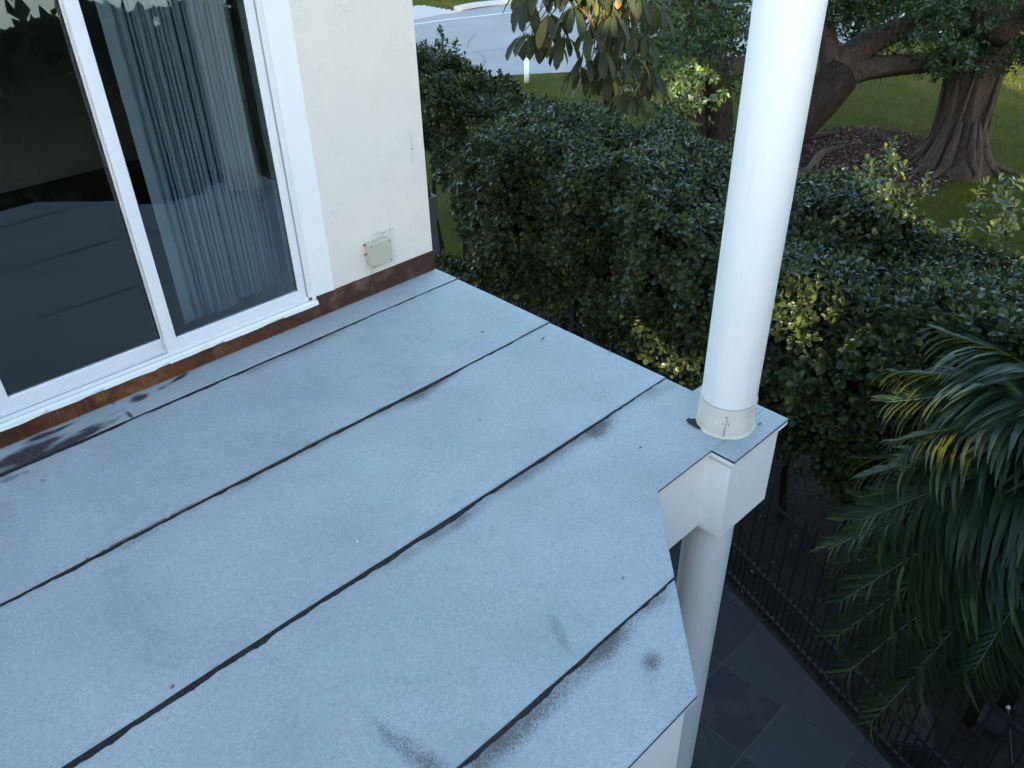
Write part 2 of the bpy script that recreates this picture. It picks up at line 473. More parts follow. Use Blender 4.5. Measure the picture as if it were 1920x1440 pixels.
def rand_dirs(n):
    v = rng.normal(size=(n, 3)); return v / np.linalg.norm(v, axis=1, keepdims=True)

def rosettes(P, A, per, size, spread=(25, 80)):
    """clusters of leaves round shoot tips P with axes A"""
    N = len(P)
    A = A / np.linalg.norm(A, axis=1, keepdims=True)
    ref = rand_dirs(N)
    u = np.cross(A, ref); u /= np.linalg.norm(u, axis=1, keepdims=True)
    v = np.cross(A, u)
    Ps, Ds, Ns, Ss, Rn = [], [], [], [], []
    base = rng.random(N); bigger = 0.78 + 0.5 * rng.random(N) ** 1.5
    for k in range(per):
        lvl = k // 2
        ph = (k % 2) * math.pi + (lvl % 2) * math.pi / 2 + lvl * 0.35 + rng.normal(0, 0.18, N)
        el = np.radians(spread[0] + (spread[1] - spread[0]) * lvl / max(1, (per - 1) // 2)) + rng.normal(0, 0.16, N)
        rad = u * np.cos(ph)[:, None] + v * np.sin(ph)[:, None]
        d = A * np.cos(el)[:, None] + rad * np.sin(el)[:, None]
        Ps.append(P - A * (size * 0.30 * lvl) + rng.normal(0, 0.006, (N, 3)))
        Ds.append(d); Ns.append(A * np.sin(el)[:, None] - rad * np.cos(el)[:, None] + rng.normal(0, 0.12, (N, 3)))
        Ss.append(size * bigger * (0.72 + 0.5 * rng.random(N)) * (0.75 + 0.12 * min(lvl, 2)))
        Rn.append(np.clip(base * 0.55 + rng.random(N) * 0.45 + (0.10 if lvl == 0 else 0), 0, 1))
    Ps = np.concatenate(Ps); Ds = np.concatenate(Ds); Ns = np.concatenate(Ns)
    return Ps, frames(Ds, Ns), np.concatenate(Ss), np.concatenate(Rn)

# sun spots; foliage behind the camera is cut away towards each: (point, radius)
SUN_GAPS = [((4.10, -1.40, 0.12), 0.46), ((3.98, -2.30, 0.10), 0.50), ((3.62, -2.60, 0.0), 0.36), ((1.12, -2.96, -0.20), 0.23),
            ((2.05, -0.75, -1.40), 0.09), ((2.45, 0.15, -1.45), 0.10),
            ((5.0, 3.0, 0.9), 0.30), ((5.4, 2.7, 0.95), 0.30), ((15.0, 1.2, 0.0), 0.4)]
def in_gap(P, pad=0.0):
    hit = np.zeros(len(P), bool)
    for T, r in SUN_GAPS:
        w = P - np.array(T)
        s = w @ TO_SUN
        hit |= (np.linalg.norm(w - s[:, None] * TO_SUN, axis=1) < r + pad) & (s > 0)
    return hit

def clear_gaps(P, D, S, pad=0.12):
    bad = np.zeros(len(P), bool)
    for f in (0.0, 0.5, 1.0): bad |= in_gap(P + D * (S * f)[:, None], pad)
    return P[~bad], D[~bad], S[~bad]

# ================================================================== THE SETTING
def sheet(name, pts, z, mat, kind='structure'):
    o = obj(name, mesh(name, [(x, y, z) for x, y in pts], [tuple(range(len(pts)))]), None, mat)
    return tag(o, kind=kind)

sheet("lawn", [(-150, -21), (150, -21), (150, 150), (-150, 150)], GZ, M['lawn'])
sheet("canal_water", [(-300, -400), (300, -400), (300, -20.8), (-300, -20.8)], GZ - 0.35, M['water'])
ROAD_NEAR = [(-60, 21), (-20, 18.5), (0, 16.6), (10.9, 13.9), (12.94, 12.96), (15.3, 11.2), (19.2, 9.3), (28, 5.5), (60, -6)]
ROAD_FAR = [(60, 8), (36, 16), (26, 19.8), (21, 21.3), (18.7, 21.6), (10, 22.6), (-20, 27), (-60, 30)]
sheet("road", ROAD_NEAR + ROAD_FAR, GZ + 0.012, M['road'])
# soil bed under the hedge and fence, mulch round the trees
FX = lambda y: 1.60 + 0.345 * (y + 1.75)                 # fence line
bed = [(FX(-9) - 0.15, -9), (8.5, -9)] + [(6.2 + 0.35 * math.sin(3 * t), t) for t in np.linspace(-8, 4.2, 14)] + [(4.6, 4.9), (3.7, 3.9), (FX(2) - 0.15, 2)]
sheet("soil_bed", bed, GZ + 0.010, M['soil'])
mul = []
for k in range(40):
    th = 2 * math.pi * k / 40
    r = 1 + 0.10 * math.sin(3 * th + 1) + 0.06 * math.sin(7 * th)
    mul.append((12.5 + 2.5 * r * math.cos(th), 2.75 + 1.75 * r * math.sin(th)))
sheet("mulch_bed", mul, GZ + 0.014, M['mulch'])

# kerb across the road with a step, and a paver driveway apron
def kerb(name, line, w, h):
    V, F = [], []
    n = len(line)
    for i, (x, y) in enumerate(line):
        a = Vector(line[max(i - 1, 0)]); b = Vector(line[min(i + 1, n - 1)])
        t = (b - a).normalized(); nx, ny = -t.y, t.x
        for o_, z in ((0, 0), (0.02, h * 0.75), (0.08, h), (w, h), (w, 0)):
            V.append((x + nx * o_, y + ny * o_, GZ + 0.006 + z))
    for i in range(n - 1):
        for j in range(4):
            F.append((i * 5 + j, (i + 1) * 5 + j, (i + 1) * 5 + j + 1, i * 5 + j + 1))
    F += [(0, 1, 2, 3, 4), tuple((n - 1) * 5 + j for j in (4, 3, 2, 1, 0))]
    return tag(obj(name, mesh(name, V, F), None, M['concrete']), kind='structure')
kerb("kerb", [tuple(p) [:2] for p in curve_pts([(18.75, 21.62, 0), (19.6, 21.7, 0), (21, 21.34, 0), (26, 19.84, 0), (36, 16.04, 0), (60, 8.04, 0)], 40)][::1], 0.32, 0.14)
apron = empty("driveway_apron", (16, 22, GZ)); tag(apron, kind='structure')
PAV = bpy.data.meshes.new("paver")
Vp, Fp = [], []; box_vf((0, 0, -0.06), (0.295, 0.145, 0.0), Vp, Fp)
PAV.from_pydata(Vp, [], Fp)
bm = bmesh.new(); bm.from_mesh(PAV); bmesh.ops.bevel(bm, geom=bm.edges[:], offset=0.008, segments=1, affect='EDGES'); bm.to_mesh(PAV); bm.free()
PAV.materials.append(M['paver'])
cnt = 0
for j in range(14):
    for i in range(16):
        x = 14.7 + i * 0.30 + (0.15 if j % 2 else 0); y = 21.68 + j * 0.15
        px, py, d = project((x, y, GZ))
        if x + 0.3 > 18.7 or py < -25 or px < 740: continue
        o = obj("paver", PAV, apron, keep=False)
        o.location = (x - 16, y - 22, 0.035 + random.uniform(-0.003, 0.003)); cnt += 1
lip = [(13.5, 21.95), (18.7, 21.62)]
tag(boxes("apron_edging", [((14.0, 21.52, GZ + 0.013), (18.7, 21.66, GZ + 0.04))], M['concrete']), kind='structure')
# painted edge line
ln = [(8, 21.7), (15.98, 20.85), (19.08, 20.05), (24, 18.6), (34, 14.9)]
V, F = [], []
for i, p in enumerate(curve_pts([(a, b, 0) for a, b in ln], 40)):
    V += [(p.x, p.y - 0.06, GZ + 0.017), (p.x, p.y + 0.06, GZ + 0.017)]
    if i: F.append((2 * i - 2, 2 * i, 2 * i + 1, 2 * i - 1))
tag(obj("road_edge_line", mesh("road_edge_line", V, F), None, M['line']), kind='structure')
# cracks sealed in the road
V, F = [], []
for (ctrl) in ([(10.5, 16.8, 0), (12.5, 16.1, 0), (15, 15.6, 0), (18, 13.8, 0), (24, 11, 0)], [(13.2, 14.2, 0), (14.1, 15.2, 0), (14.8, 16.7, 0), (16.2, 17.9, 0)]):
    b0 = len(V)
    for i, p in enumerate(curve_pts(ctrl, 60)):
        jx, jy = random.uniform(-.03, .03), random.uniform(-.03, .03); w = random.uniform(0.006, 0.018)
        V += [(p.x + jx, p.y + jy - w, GZ + 0.016), (p.x + jx, p.y + jy + w, GZ + 0.016)]
        if i: F.append((b0 + 2 * i - 2, b0 + 2 * i, b0 + 2 * i + 1, b0 + 2 * i - 1))
tag(obj("road_crack", mesh("road_crack", V, F), None, M['bitumen']), kind='structure')

# patio of slate tiles under and beside the balcony, cut along the fence
patio = tag(empty("patio", (0, -3, GZ)), kind='structure')
def clip(poly, f):
    out = []
    for i, p in enumerate(poly):
        q = poly[(i + 1) % len(poly)]
        a, b = f(p), f(q)
        if a >= 0: out.append(p)
        if (a >= 0) != (b >= 0):
            t = a / (a - b); out.append((p[0] + (q[0] - p[0]) * t, p[1] + (q[1] - p[1]) * t))
    return out
side = lambda p: (FX(p[1]) - 0.05 - p[0])
obj("grout", mesh("grout", [(x, y, GZ + 0.016) for x, y in [(-7, -9), (FX(-9) - 0.05, -9), (FX(0) - 0.05, 0), (-7, 0)]], [(0, 1, 2, 3)]), patio, M['grout'])
T = 0.545
for i in range(-13, 4):
    for j in range(-9, 6):
        x0 = 0.812 + i * T; y0 = -2.79 + j * T; g = 0.0045
        if y0 + T > 0.0: continue
        poly = clip([(x0 + g, y0 + g), (x0 + T - g, y0 + g), (x0 + T - g, y0 + T - g), (x0 + g, y0 + T - g)], side)
        if len(poly) < 3: continue
        dz = random.uniform(-0.0008, 0.0008)
        V = [(x, y, GZ + 0.004) for x, y in poly] + [(x, y, GZ + 0.020 + dz) for x, y in poly]
        n = len(poly)
        F = [tuple(range(n, 2 * n))] + [(k, (k + 1) % n, n + (k + 1) % n, n + k) for k in range(n)]
        obj("tile", mesh("tile", V, F), patio, M['tile'])
# stepping stones in the soil
def stone(pts, h, label):
    V = [(x, y, GZ) for x, y in pts] + [(x, y, GZ + h + 0.004 * k) for k, (x, y) in enumerate(pts)]
    n = len(pts)
    F = [tuple(range(n, 2 * n))] + [(k, (k + 1) % n, n + (k + 1) % n, n + k) for k in range(n)]
    me = mesh("stepping_stone", V, F)
    bm = bmesh.new(); bm.from_mesh(me); bmesh.ops.recalc_face_normals(bm, faces=bm.faces[:])
    bmesh.ops.bevel(bm, geom=bm.edges[:], offset=0.012, segments=2, affect='EDGES'); bm.to_mesh(me); bm.free()
    tag(obj("stepping_stone", me, None, M['stone']), label, "paver")
stone([(1.025, -3.445), (1.234, -3.74), (1.56, -3.57), (1.336, -3.29)], 0.075, "square slate stepping stone tilted on the soil beside the patio")
stone([(1.72, -4.03), (2.04, -3.98), (1.95, -3.80), (1.66, -3.84)], 0.05, "narrow brownish stepping stone half buried further into the palm bed")

# ================================================================== THE HOUSE
house = empty("house", (-4, 0.3, GZ), "cream stucco house wall with white sliding glass door above the balcony roof", "house")
XW = -0.012                                              # right corner of the wall
JX0, JX1 = -3.66, -0.972                                 # door opening
ZS, ZT = 0.128, 2.20
def wall(name, bs, mat): return boxes(name, bs, mat, house)
wall("wall", [((-0.815, 0.0, 0.14), (XW, 0.24, 3.2))], M['stucco'])
wall("door_surround", [((JX1 + 0.001, -0.004, 0.132), (-0.815, 0.24, 3.2))], M['trim'])
wall("wall", [((-8.0, 0.0, 0.14), (JX0 - 0.16, 0.24, 3.2))], M['stucco'])
wall("door_surround", [((JX0 - 0.16, -0.004, 0.132), (JX0 - 0.001, 0.24, 3.2))], M['trim'])
wall("lintel", [((JX0 - 0.001, -0.003, ZT), (JX1 + 0.001, 0.24, 3.2))], M['stucco'])
wall("lower_wall", [((-8.0, 0.004, GZ), (XW, 0.24, ZS - 0.03))], M['stucco'])
wall("side_wall", [((XW - 0.24, 0.24, GZ), (XW, 6.5, 3.2))], M['stucco'])
wall("side_wall", [((-8.0, 0.24, GZ), (-7.76, 6.5, 3.2))], M['stucco'])
wall("rear_wall", [((-7.76, 6.26, GZ), (XW - 0.24, 6.5, 3.2))], M['stucco'])
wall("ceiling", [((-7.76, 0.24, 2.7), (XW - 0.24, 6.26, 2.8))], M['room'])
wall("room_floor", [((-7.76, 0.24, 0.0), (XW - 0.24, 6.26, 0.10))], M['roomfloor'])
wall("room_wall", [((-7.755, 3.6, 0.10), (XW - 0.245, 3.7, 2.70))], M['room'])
wall("sky_block_wall", [((-8.0, -7.0, GZ), (-7.76, -0.004, 3.2))], M['stucco'])  # unseen wall added to block the low sky on the left
wall("roof", [((-8.2, -0.12, 3.2), (XW + 0.2, 6.7, 3.42))], M['trim'])

# rusty flashing upstand: a band with a wavering upper edge, in front of the wall
def strip_xz(name, xs, zlo, zhi, y, mat, parent, thick=0.003):
    V, F = [], []
    for i, x in enumerate(xs):
        V += [(x, y, zlo[i]), (x, y, zhi[i]), (x, y + thick, zhi[i])]
        if i:
            a = 3 * (i - 1); b = 3 * i
            F += [(a, b, b + 1, a + 1), (a + 1, b + 1, b + 2, a + 2)]
    return obj(name, mesh(name, V, F), parent, mat)
xs = np.arange(-7.0, XW + 0.001, 0.012)
hi = np.where(xs < -0.972, 0.096, 0.139) + 0.004 * (fnoise(xs * 9, xs * 0, 3) - 0.5) * 2
strip_xz("flashing", xs, np.full(len(xs), -0.004), hi, -0.009, M['rust'], house, 0.012)
# torn tar-coated edge at the bottom of the flashing, left end
xs = np.arange(-3.4, -1.0, 0.02)
strip_xz("flashing_lap", xs, np.full(len(xs), 0.0), 0.012 + 0.05 * fnoise(xs * 2.2, xs * 0 + 4, 8) ** 2, -0.0125, M['rust'], house)

# sliding door: frame, tracks, panels
door = obj("door_frame", mesh("door_frame", [], []), house); door.location = (0, 0, 0)
bpy.data.objects.remove(door)
def dbox(name, bs, mat, parent, bevel=0.003): return boxes(name, bs, mat, parent, bevel)
jamb = dbox("door_frame", [((JX1 - 0.030, -0.006, ZS + 0.02), (JX1, 0.20, ZT)), ((JX0, -0.006, ZS + 0.02), (JX0 + 0.03, 0.20, ZT)),
                           ((JX0 + 0.03, -0.004, ZT - 0.05), (JX1 - 0.03, 0.20, ZT))], M['alu'], house)
dbox("jamb_bead", [((JX1 - 0.040, 0.004, ZS + 0.03), (JX1 - 0.0305, 0.016, ZT - 0.06))], M['track'], jamb, 0.001)
dbox("track", [((JX0 + 0.001, -0.034, ZS - 0.026), (JX1 - 0.001, 0.20, ZS - 0.004))], M['alu'], house)
dbox("track_gap", [((JX0 + 0.002, -0.0095, ZS - 0.0035), (JX1 - 0.002, -0.0045, ZS + 0.0012))], M['track'], house, 0)
dbox("track_rail", [((JX0 + 0.032, -0.004, ZS - 0.0035), (JX1 - 0.032, 0.004, ZS + 0.020)), ((JX0 + 0.032, 0.044, ZS - 0.0035), (JX1 - 0.032, 0.052, ZS + 0.022)),
                    ((JX0 + 0.032, 0.090, ZS - 0.0035), (JX1 - 0.032, 0.098, ZS + 0.022))], M['alu'], house, 0.001)
dbox("track_groove", [((JX0 + 0.032, 0.0045, ZS - 0.0035), (JX1 - 0.032, 0.0435, ZS + 0.004)), ((JX0 + 0.032, 0.0525, ZS - 0.0035), (JX1 - 0.032, 0.0895, ZS + 0.004))], M['track'], house, 0)
# flaking paint on the sill nose hanging over the flashing
xs = np.arange(JX0, JX1 + 0.012, 0.009)
zlo = 0.106 + 0.012 * fnoise(xs * 7, xs * 0, 5) - 0.008
for x0, x1 in ((-1.30, -1.21), (-1.66, -1.60), (-2.02, -1.93), (-2.42, -2.30), (-2.62, -2.58)):
    m = (xs > x0) & (xs < x1)
    zlo[m] += 0.022 * ((xs[m] - x0) / (x1 - x0))
V, F = [], []
for i, x in enumerate(xs):
    V += [(x, -0.040, max(zlo[i], 0.085)), (x, -0.036, 0.126), (x, -0.010, 0.1285)]
    if i:
        a = 3 * (i - 1); b = 3 * i
        F += [(a, b, b + 1, a + 1), (a + 1, b + 1, b + 2, a + 2)]
obj("flaking_sill_paint", mesh("flaking_sill_paint", V, F), house, M['peel'])
dbox("sill_end", [((JX1 - 0.012, -0.036, 0.125), (JX1 + 0.004, -0.006, 0.165))], M['peel'], house, 0.004)

def panel(x0, x1, y, z0, wl, wr, label):
    p = empty("door_panel", (0.5 * (x0 + x1), y, z0)); p.parent = house
    p.location = (0.5 * (x0 + x1) + 4, y - 0.3, z0 - GZ)
    if label: p["label"] = label
    ztop = ZT - 0.03
    dbox("stile", [((x0, y, z0), (x0 + wl, y + 0.034, ztop))], M['alu'], p)
    dbox("stile", [((x1 - wr, y, z0), (x1, y + 0.034, ztop))], M['alu'], p)
    dbox("bottom_rail", [((x0 + wl, y + 0.001, z0), (x1 - wr, y + 0.032, z0 + 0.070))], M['alu'], p)
    dbox("glazing_bead", [((x0 + wl, y + 0.007, z0 + 0.071), (x1 - wr, y + 0.028, z0 + 0.080))], M['alu'], p, 0.001)
    dbox("top_rail", [((x0 + wl, y + 0.001, ztop - 0.07), (x1 - wr, y + 0.032, ztop))], M['alu'], p)
    dbox("glass", [((x0 + wl, y + 0.014, z0 + 0.080), (x1 - wr, y + 0.020, ztop - 0.07))], M['glass'], p, 0)
    dbox("gasket", [((x0 + wl, y + 0.010, z0 + 0.081), (x0 + wl + 0.004, y + 0.0135, ztop - 0.07)), ((x1 - wr - 0.004, y + 0.010, z0 + 0.081), (x1 - wr, y + 0.0135, ztop - 0.07))], M['iron'], p, 0)
    return p
pr = panel(-1.906, -1.003, 0.006, ZS + 0.006, 0.064, 0.056, "right sliding panel, in front, with the latch on its stile")
panel(-2.765, -1.868, 0.054, ZS + 0.006, 0.062, 0.040, "middle sliding panel set one track further back")
panel(-3.628, -2.72, 0.100, ZS + 0.006, 0.056, 0.050, None)
dbox("latch", [((-1.030, -0.004, 0.98), (-1.018, 0.0055, 1.13))], M['alu'], pr, 0.002)

# vertical blind behind the right panel
blind = empty("vertical_blind", (-1.33, 0.30, 0.10), "teal grey vertical blind bunched behind the right sliding glass panel", "blind")
boxes("headrail", [((-1.75, 0.28, 2.08), (-0.985, 0.33, 2.14))], M['alu'], blind, 0.004)
ns = 25
for k in range(ns):
    x = -1.64 + 0.62 * k / (ns - 1) + random.uniform(-0.004, 0.004)
    ang = math.radians(random.uniform(42, 58) if k > 1 else random.uniform(8, 24))
    w = 0.040; zb = 0.125 + 0.012 * random.random() + (0.03 if k > 12 else 0)
    V, F = [], []
    for zi, z in enumerate(np.linspace(zb, 2.08, 7)):
        sw = 0.0025 * math.sin(zi * 0.9 + k)
        for t in (-1, -0.5, 0, 0.5, 1):
            bow = 0.007 * (1 - t * t)
            V.append((x + sw * (1 - zi / 6) + w * t * math.cos(ang) + bow * math.sin(ang), 0.30 + w * t * math.sin(ang) - bow * math.cos(ang), z))
    for a in range(6):
        for b in range(4):
            i = a * 5 + b
            F.append((i, i + 1, i + 6, i + 5))
    obj("slat", mesh("slat", V, F, True), blind, M['blind'])

# junction box on the wall
jb = empty("junction_box", (-0.47, 0.0, 0.29), "square beige junction box on the stucco with smeared white caulk on top", "junction box")
boxes("box_body", [((-0.553, -0.060, 0.222), (-0.400, -0.0005, 0.372))], M['box'], jb, 0.004)
boxes("cover", [((-0.557, -0.072, 0.218), (-0.396, -0.0605, 0.376))], M['box'], jb, 0.005)
for sx in (-0.545, -0.408):
    for sz in (0.230, 0.364):
        V, F = tube([(sx, -0.0722, sz), (sx, -0.0745, sz)], [0.0045, 0.004], 8)
        obj("screw", mesh("screw", V, F), jb, M['steel'])
for sz in (0.30, 0.365):
    V, F = tube([(-0.5535, -0.02, sz), (-0.575, -0.02, sz)], [0.005, 0.005], 8)
    obj("lug", mesh("lug", V, F), jb, M['steel'])
for k in range(11):
    x0 = -0.53 + 0.014 * k
    V, F = tube(curve_pts([(x0 - random.uniform(0, .03), -0.045 + random.uniform(0, .03), 0.378), (x0 + random.uniform(.0, .03), -0.02, 0.386), (x0 + random.uniform(.03, .08), -0.008, 0.390 + 0.02 * random.random()), (x0 + random.uniform(.02, .10), -0.003, 0.395 + random.uniform(-.01, .03))], 10), [0.0018 + 0.0012 * random.random()] * 10, 6)
    obj("caulk_smear", mesh("caulk_smear", V, F, True), jb, M['caulk'])
# filled slot in the stucco near the corner
sl = empty("wall_patch", (-0.11, 0, 0.88), "narrow vertical strip of white filler with a small hole near the wall corner", "wall patch")
V, F = [], []
zz = np.linspace(0.775, 0.985, 22)
for i, z in enumerate(zz):
    w = 0.008 + 0.003 * random.random()
    V += [(-0.112 - w, -0.0006, z), (-0.112, -0.005 - 0.002 * random.random(), z), (-0.112 + w, -0.0006, z)]
    if i: a = 3 * i - 3; F += [(a, a + 1, a + 4, a + 3), (a + 1, a + 2, a + 5, a + 4)]
obj("filler", mesh("filler", V, F, True), sl, M['caulk'])
V, F = tube([(-0.112, -0.0075, 0.873), (-0.112, -0.0095, 0.873)], [0.005, 0.005], 8)
obj("hole", mesh("hole", V, F), sl, M['steel'])

# ================================================================== BALCONY ROOF
balc = empty("balcony_roof", (-3, -1.6, 0), "flat balcony roof of pale granule roofing sheets with white stucco fascia", "balcony roof")
OUT = [(0.0, 0.003), (-7.0, 0.003), (-7.0, -3.30), (-1.535, -3.30), (-0.78, -2.545), (-0.365, -2.545), (-0.365, -2.68), (0.13, -2.68), (0.13, -2.18), (0.0, -2.18)]
def offset(poly, d):
    """inset (d > 0) a counter-clockwise polygon with mitred corners"""
    n = len(poly); out = []
    for i in range(n):
        p0, p1, p2 = (Vector(poly[i - 1]), Vector(poly[i]), Vector(poly[(i + 1) % n]))
        t1 = (p1 - p0).normalized(); t2 = (p2 - p1).normalized()
        n1 = Vector((-t1.y, t1.x)); n2 = Vector((-t2.y, t2.x))
        b = (n1 + n2); b = b / max(b.length_squared, 1e-6) * 2
        out.append((p1 + b * d)[:])
    return out
def ring(name, prof, mat, top=False, bottom=False):
    V, F = [], []; n = len(OUT)
    for d, z in prof:
        V += [(x, y, z) for x, y in offset(OUT, d)]
    for k in range(len(prof) - 1):
        for i in range(n):
            j = (i + 1) % n
            F.append((k * n + i, (k + 1) * n + i, (k + 1) * n + j, k * n + j))
    if top: F.append(tuple(range(n)))
    if bottom: F.append(tuple(reversed(range((len(prof) - 1) * n, len(prof) * n))))
    return obj(name, mesh(name, V, F), balc, mat)
ring("drip_trim", [(0.004, -0.009), (0.004, -0.030), (0.010, -0.034), (0.026, -0.066), (0.05, -0.066)], M['trim'], top=True)
ring("fascia", [(0.032, -0.0645), (0.032, -0.535), (0.06, -0.54)], M['fascia'], bottom=True)

SEAM = [0.0, -0.24, -1.112, -2.000, -2.912, -3.30]
def right_edge(y):
    if y > -2.181: return 0.0
    if y > -2.546: return 0.13
    return y + 1.765
def ell(x, y, cx, cy, rx, ry, rot=0.0):
    c, s = math.cos(rot), math.sin(rot)
    u = ((x - cx) * c + (y - cy) * s) / rx; v = (-(x - cx) * s + (y - cy) * c) / ry
    return np.exp(-(u * u + v * v))
def dirt_at(x, y, k):
    """brown silt that washes out of the seams, and scuffs"""
    d = np.zeros_like(x)
    if k > 0:
        dist = np.clip(SEAM[k] - y, 0, None)
        amp = np.clip((fnoise(x * 1.9, x * 0 + k * 7.3, 11, 3) - 0.47) * 2.6, 0, 1)
        d += (0.13 + 0.62 * amp) * np.exp(-dist / (0.022 + 0.050 * amp))
    for (cx, cy, rx, ry, rot, a, kk) in BLOBS:
        if kk == k: d += 0.8 * a * ell(x, y, cx, cy, rx, ry, rot) * (0.55 + 0.9 * fnoise(x * 14, y * 14, 31))
    return np.clip(d, 0, 1)
BLOBS = [(-1.07, -1.135, 0.17, 0.060, 0.03, 0.85, 2), (-0.86, -1.125, 0.12, 0.03, 0, 0.45, 2), (-1.62, -1.13, 0.20, 0.03, 0, 0.35, 2), (-2.1, -1.14, 0.13, 0.035, 0, 0.35, 2), (-2.62, -1.14, 0.12, 0.03, 0, 0.40, 2),
         (-0.60, -2.025, 0.11, 0.075, 0.2, 1.0, 3), (-0.78, -2.03, 0.20, 0.05, 0, 0.30, 3), (-0.12, -2.05, 0.14, 0.06, 0, 0.42, 3), (-1.12, -2.04, 0.15, 0.035, 0, 0.40, 3), (-1.55, -2.04, 0.16, 0.045, 0, 0.55, 3), (-1.78, -2.05, 0.20, 0.040, 0, 0.35, 3),
         (-0.02, -2.22, 0.10, 0.05, 0, 0.25, 3), (-1.68, -2.775, 0.035, 0.13, -0.35, 0.40, 3), (-2.40, -2.66, 0.035, 0.22, 0.05, 0.42, 3), (-2.36, -2.82, 0.05, 0.12, 0.1, 0.62, 3), (-0.42, -1.74, 0.10, 0.03, 0.1, 0.16, 2),
         (-1.30, -2.93, 0.09, 0.05, 0, 0.55, 4), (-1.62, -2.94, 0.12, 0.05, 0, 0.50, 4), (-1.95, -2.96, 0.20, 0.045, 0, 0.50, 4), (-2.25, -2.95, 0.15, 0.05, 0, 0.6, 4), (-1.53, -3.10, 0.045, 0.035, 0.4, 0.75, 4), (-1.60, -3.15, 0.10, 0.05, 0.8, 0.20, 4), (-1.0, -3.0, 0.2, 0.03, .8, 0.3, 4)]
TARS = [(-2.78, -0.165, 0.085, 0.055, 0.0, 1.0), (-2.66, -0.13, 0.13, 0.05, 0.05, 0.8), (-2.60, -0.055, 0.13, 0.014, 0.03, 1.2), (-2.66, -0.035, 0.06, 0.012, 0.0, 0.9), (-2.52, -0.20, 0.22, 0.03, 0.10, 0.9), (-2.70, -0.235, 0.25, 0.018, 0.04, 1.0),
        (-2.15, -0.075, 0.055, 0.04, 0.0, 0.95), (-2.02, -0.075, 0.03, 0.02, 0.3, 0.7), (-1.93, -0.055, 0.07, 0.018, 0.25, 0.75), (-1.88, -0.035, 0.05, 0.016, 0.2, 0.7), (-2.33, -0.13, 0.09, 0.006, 0.03, 0.9), (-2.45, -0.155, 0.06, 0.012, 0.1, 0.55),
        (-0.34, -0.045, 0.05, 0.006, 0.1, 0.6), (-0.43, -0.06, 0.03, 0.004, 0.1, 0.5), (-1.5, -0.13, 0.08, 0.012, 0.0, 0.25), (-2.9, -0.16, 0.10, 0.06, 0, 0.5)]
def tar_at(x, y, k):
    d = np.zeros_like(x)
    if k <= 1:
        for (cx, cy, rx, ry, rot, a) in TARS:
            d += a * ell(x, y, cx, cy, rx, ry, rot) * (0.45 + 1.1 * fnoise(x * 18, y * 55, 41))
        d += 0.5 * np.exp(-((y + 0.30) / 0.03) ** 2) * np.clip((-2.45 - x) * 2.5, 0, 1) * (fnoise(x * 9, y * 30, 77) > 0.5)
        d += 0.55 * np.clip((fnoise(x * 26, y * 26, 63) - 0.62) * 6, 0, 1) * ell(x, y, -2.85, -0.42, 0.18, 0.10)
    if k == 0: d += 0.8 * np.exp(-((x + 2.262 + 0.08 * (y + 0.1)) / 0.004) ** 2)
    d += 0.9 * np.clip((fnoise(x * 30, y * 30, 5 + k) - 0.86) * 12, 0, 1)
    return np.clip(d, 0, 1.2)
def seam_wave(x, k):
    return 0.010 * (fnoise(x * 1.3, x * 0 + 3.1 * k, 21) - 0.5) + 0.004 * (fnoise(x * 11, x * 0 + k, 22) - 0.5)
for k in range(5):
    yt = SEAM[k] + (0.03 if k else -0.006); yb = SEAM[k + 1]
    rows = list(np.arange(yt, yb, -0.017)) + [yb]
    for br in (-2.181, -2.546):
        if yb < br < yt: rows += [br + 0.0006, br - 0.0006]
    rows = sorted(set(rows), reverse=True)
    back = np.concatenate([np.arange(0, 4.0, 0.017), np.arange(4.0, 7.0, 0.15)])
    V = []; nr, ncl = len(rows), len(back)
    for y in rows:
        xr = right_edge(y)
        x = np.minimum(0.127 - back, xr - 0.003)
        f = (yt - y) / (yt - yb)
        yy = np.full(ncl, y)
        if y == yb and k < 4: yy = yy + seam_wave(x, k + 1)
        z = 0.0065 * f + 0.0075 * (fnoise(x * 1.6, yy * 2.6, 50 + k) - 0.5) * min(1, 6 * f, 6 * (1 - f) + 0.12)
        V.append(np.stack([x, yy, z], 1))
    V = np.concatenate(V)
    a = (np.arange(nr - 1)[:, None] * ncl + np.arange(ncl - 1)[None]).ravel()
    F = np.stack([a, a + ncl, a + ncl + 1, a + 1], 1)
    if k == 3:                                            # the corner that carries the column
        gx = np.linspace(0.127, -0.362, 31); gy = np.linspace(-2.5455, -2.677, 9)
        b0 = len(V); P = np.array([(x, y, 0.0045) for y in gy for x in gx]); V = np.concatenate([V, P])
        a = (np.arange(8)[:, None] * 31 + np.arange(30)[None]).ravel() + b0
        F = np.concatenate([F, np.stack([a, a + 31, a + 32, a + 1], 1)])
    me = big_mesh("roofing_sheet", V, F[:, ::-1] if False else F, True, {"dirt": dirt_at(V[:, 0], V[:, 1], k), "tar": tar_at(V[:, 0], V[:, 1], k)})
    me.materials.append(M['roofing']); me.materials.append(M['bitumen'])
    bm = bmesh.new(); bm.from_mesh(me)
    bmesh.ops.remove_doubles(bm, verts=bm.verts[:], dist=0.0001)
    bmesh.ops.recalc_face_normals(bm, faces=bm.faces[:])
    if sum(f.normal.z for f in list(bm.faces)[:50]) < 0: bmesh.ops.reverse_faces(bm, faces=bm.faces[:])
    ed = [e for e in bm.edges if e.is_boundary]
    r = bmesh.ops.extrude_edge_only(bm, edges=ed)
    for v in [g for g in r['geom'] if isinstance(g, bmesh.types.BMVert)]: v.co.z = -0.006
    for f in [g for g in r['geom'] if isinstance(g, bmesh.types.BMFace)]: f.material_index = 1; f.smooth = False
    bm.to_mesh(me); bm.free()
    obj("roofing_sheet", me, balc)
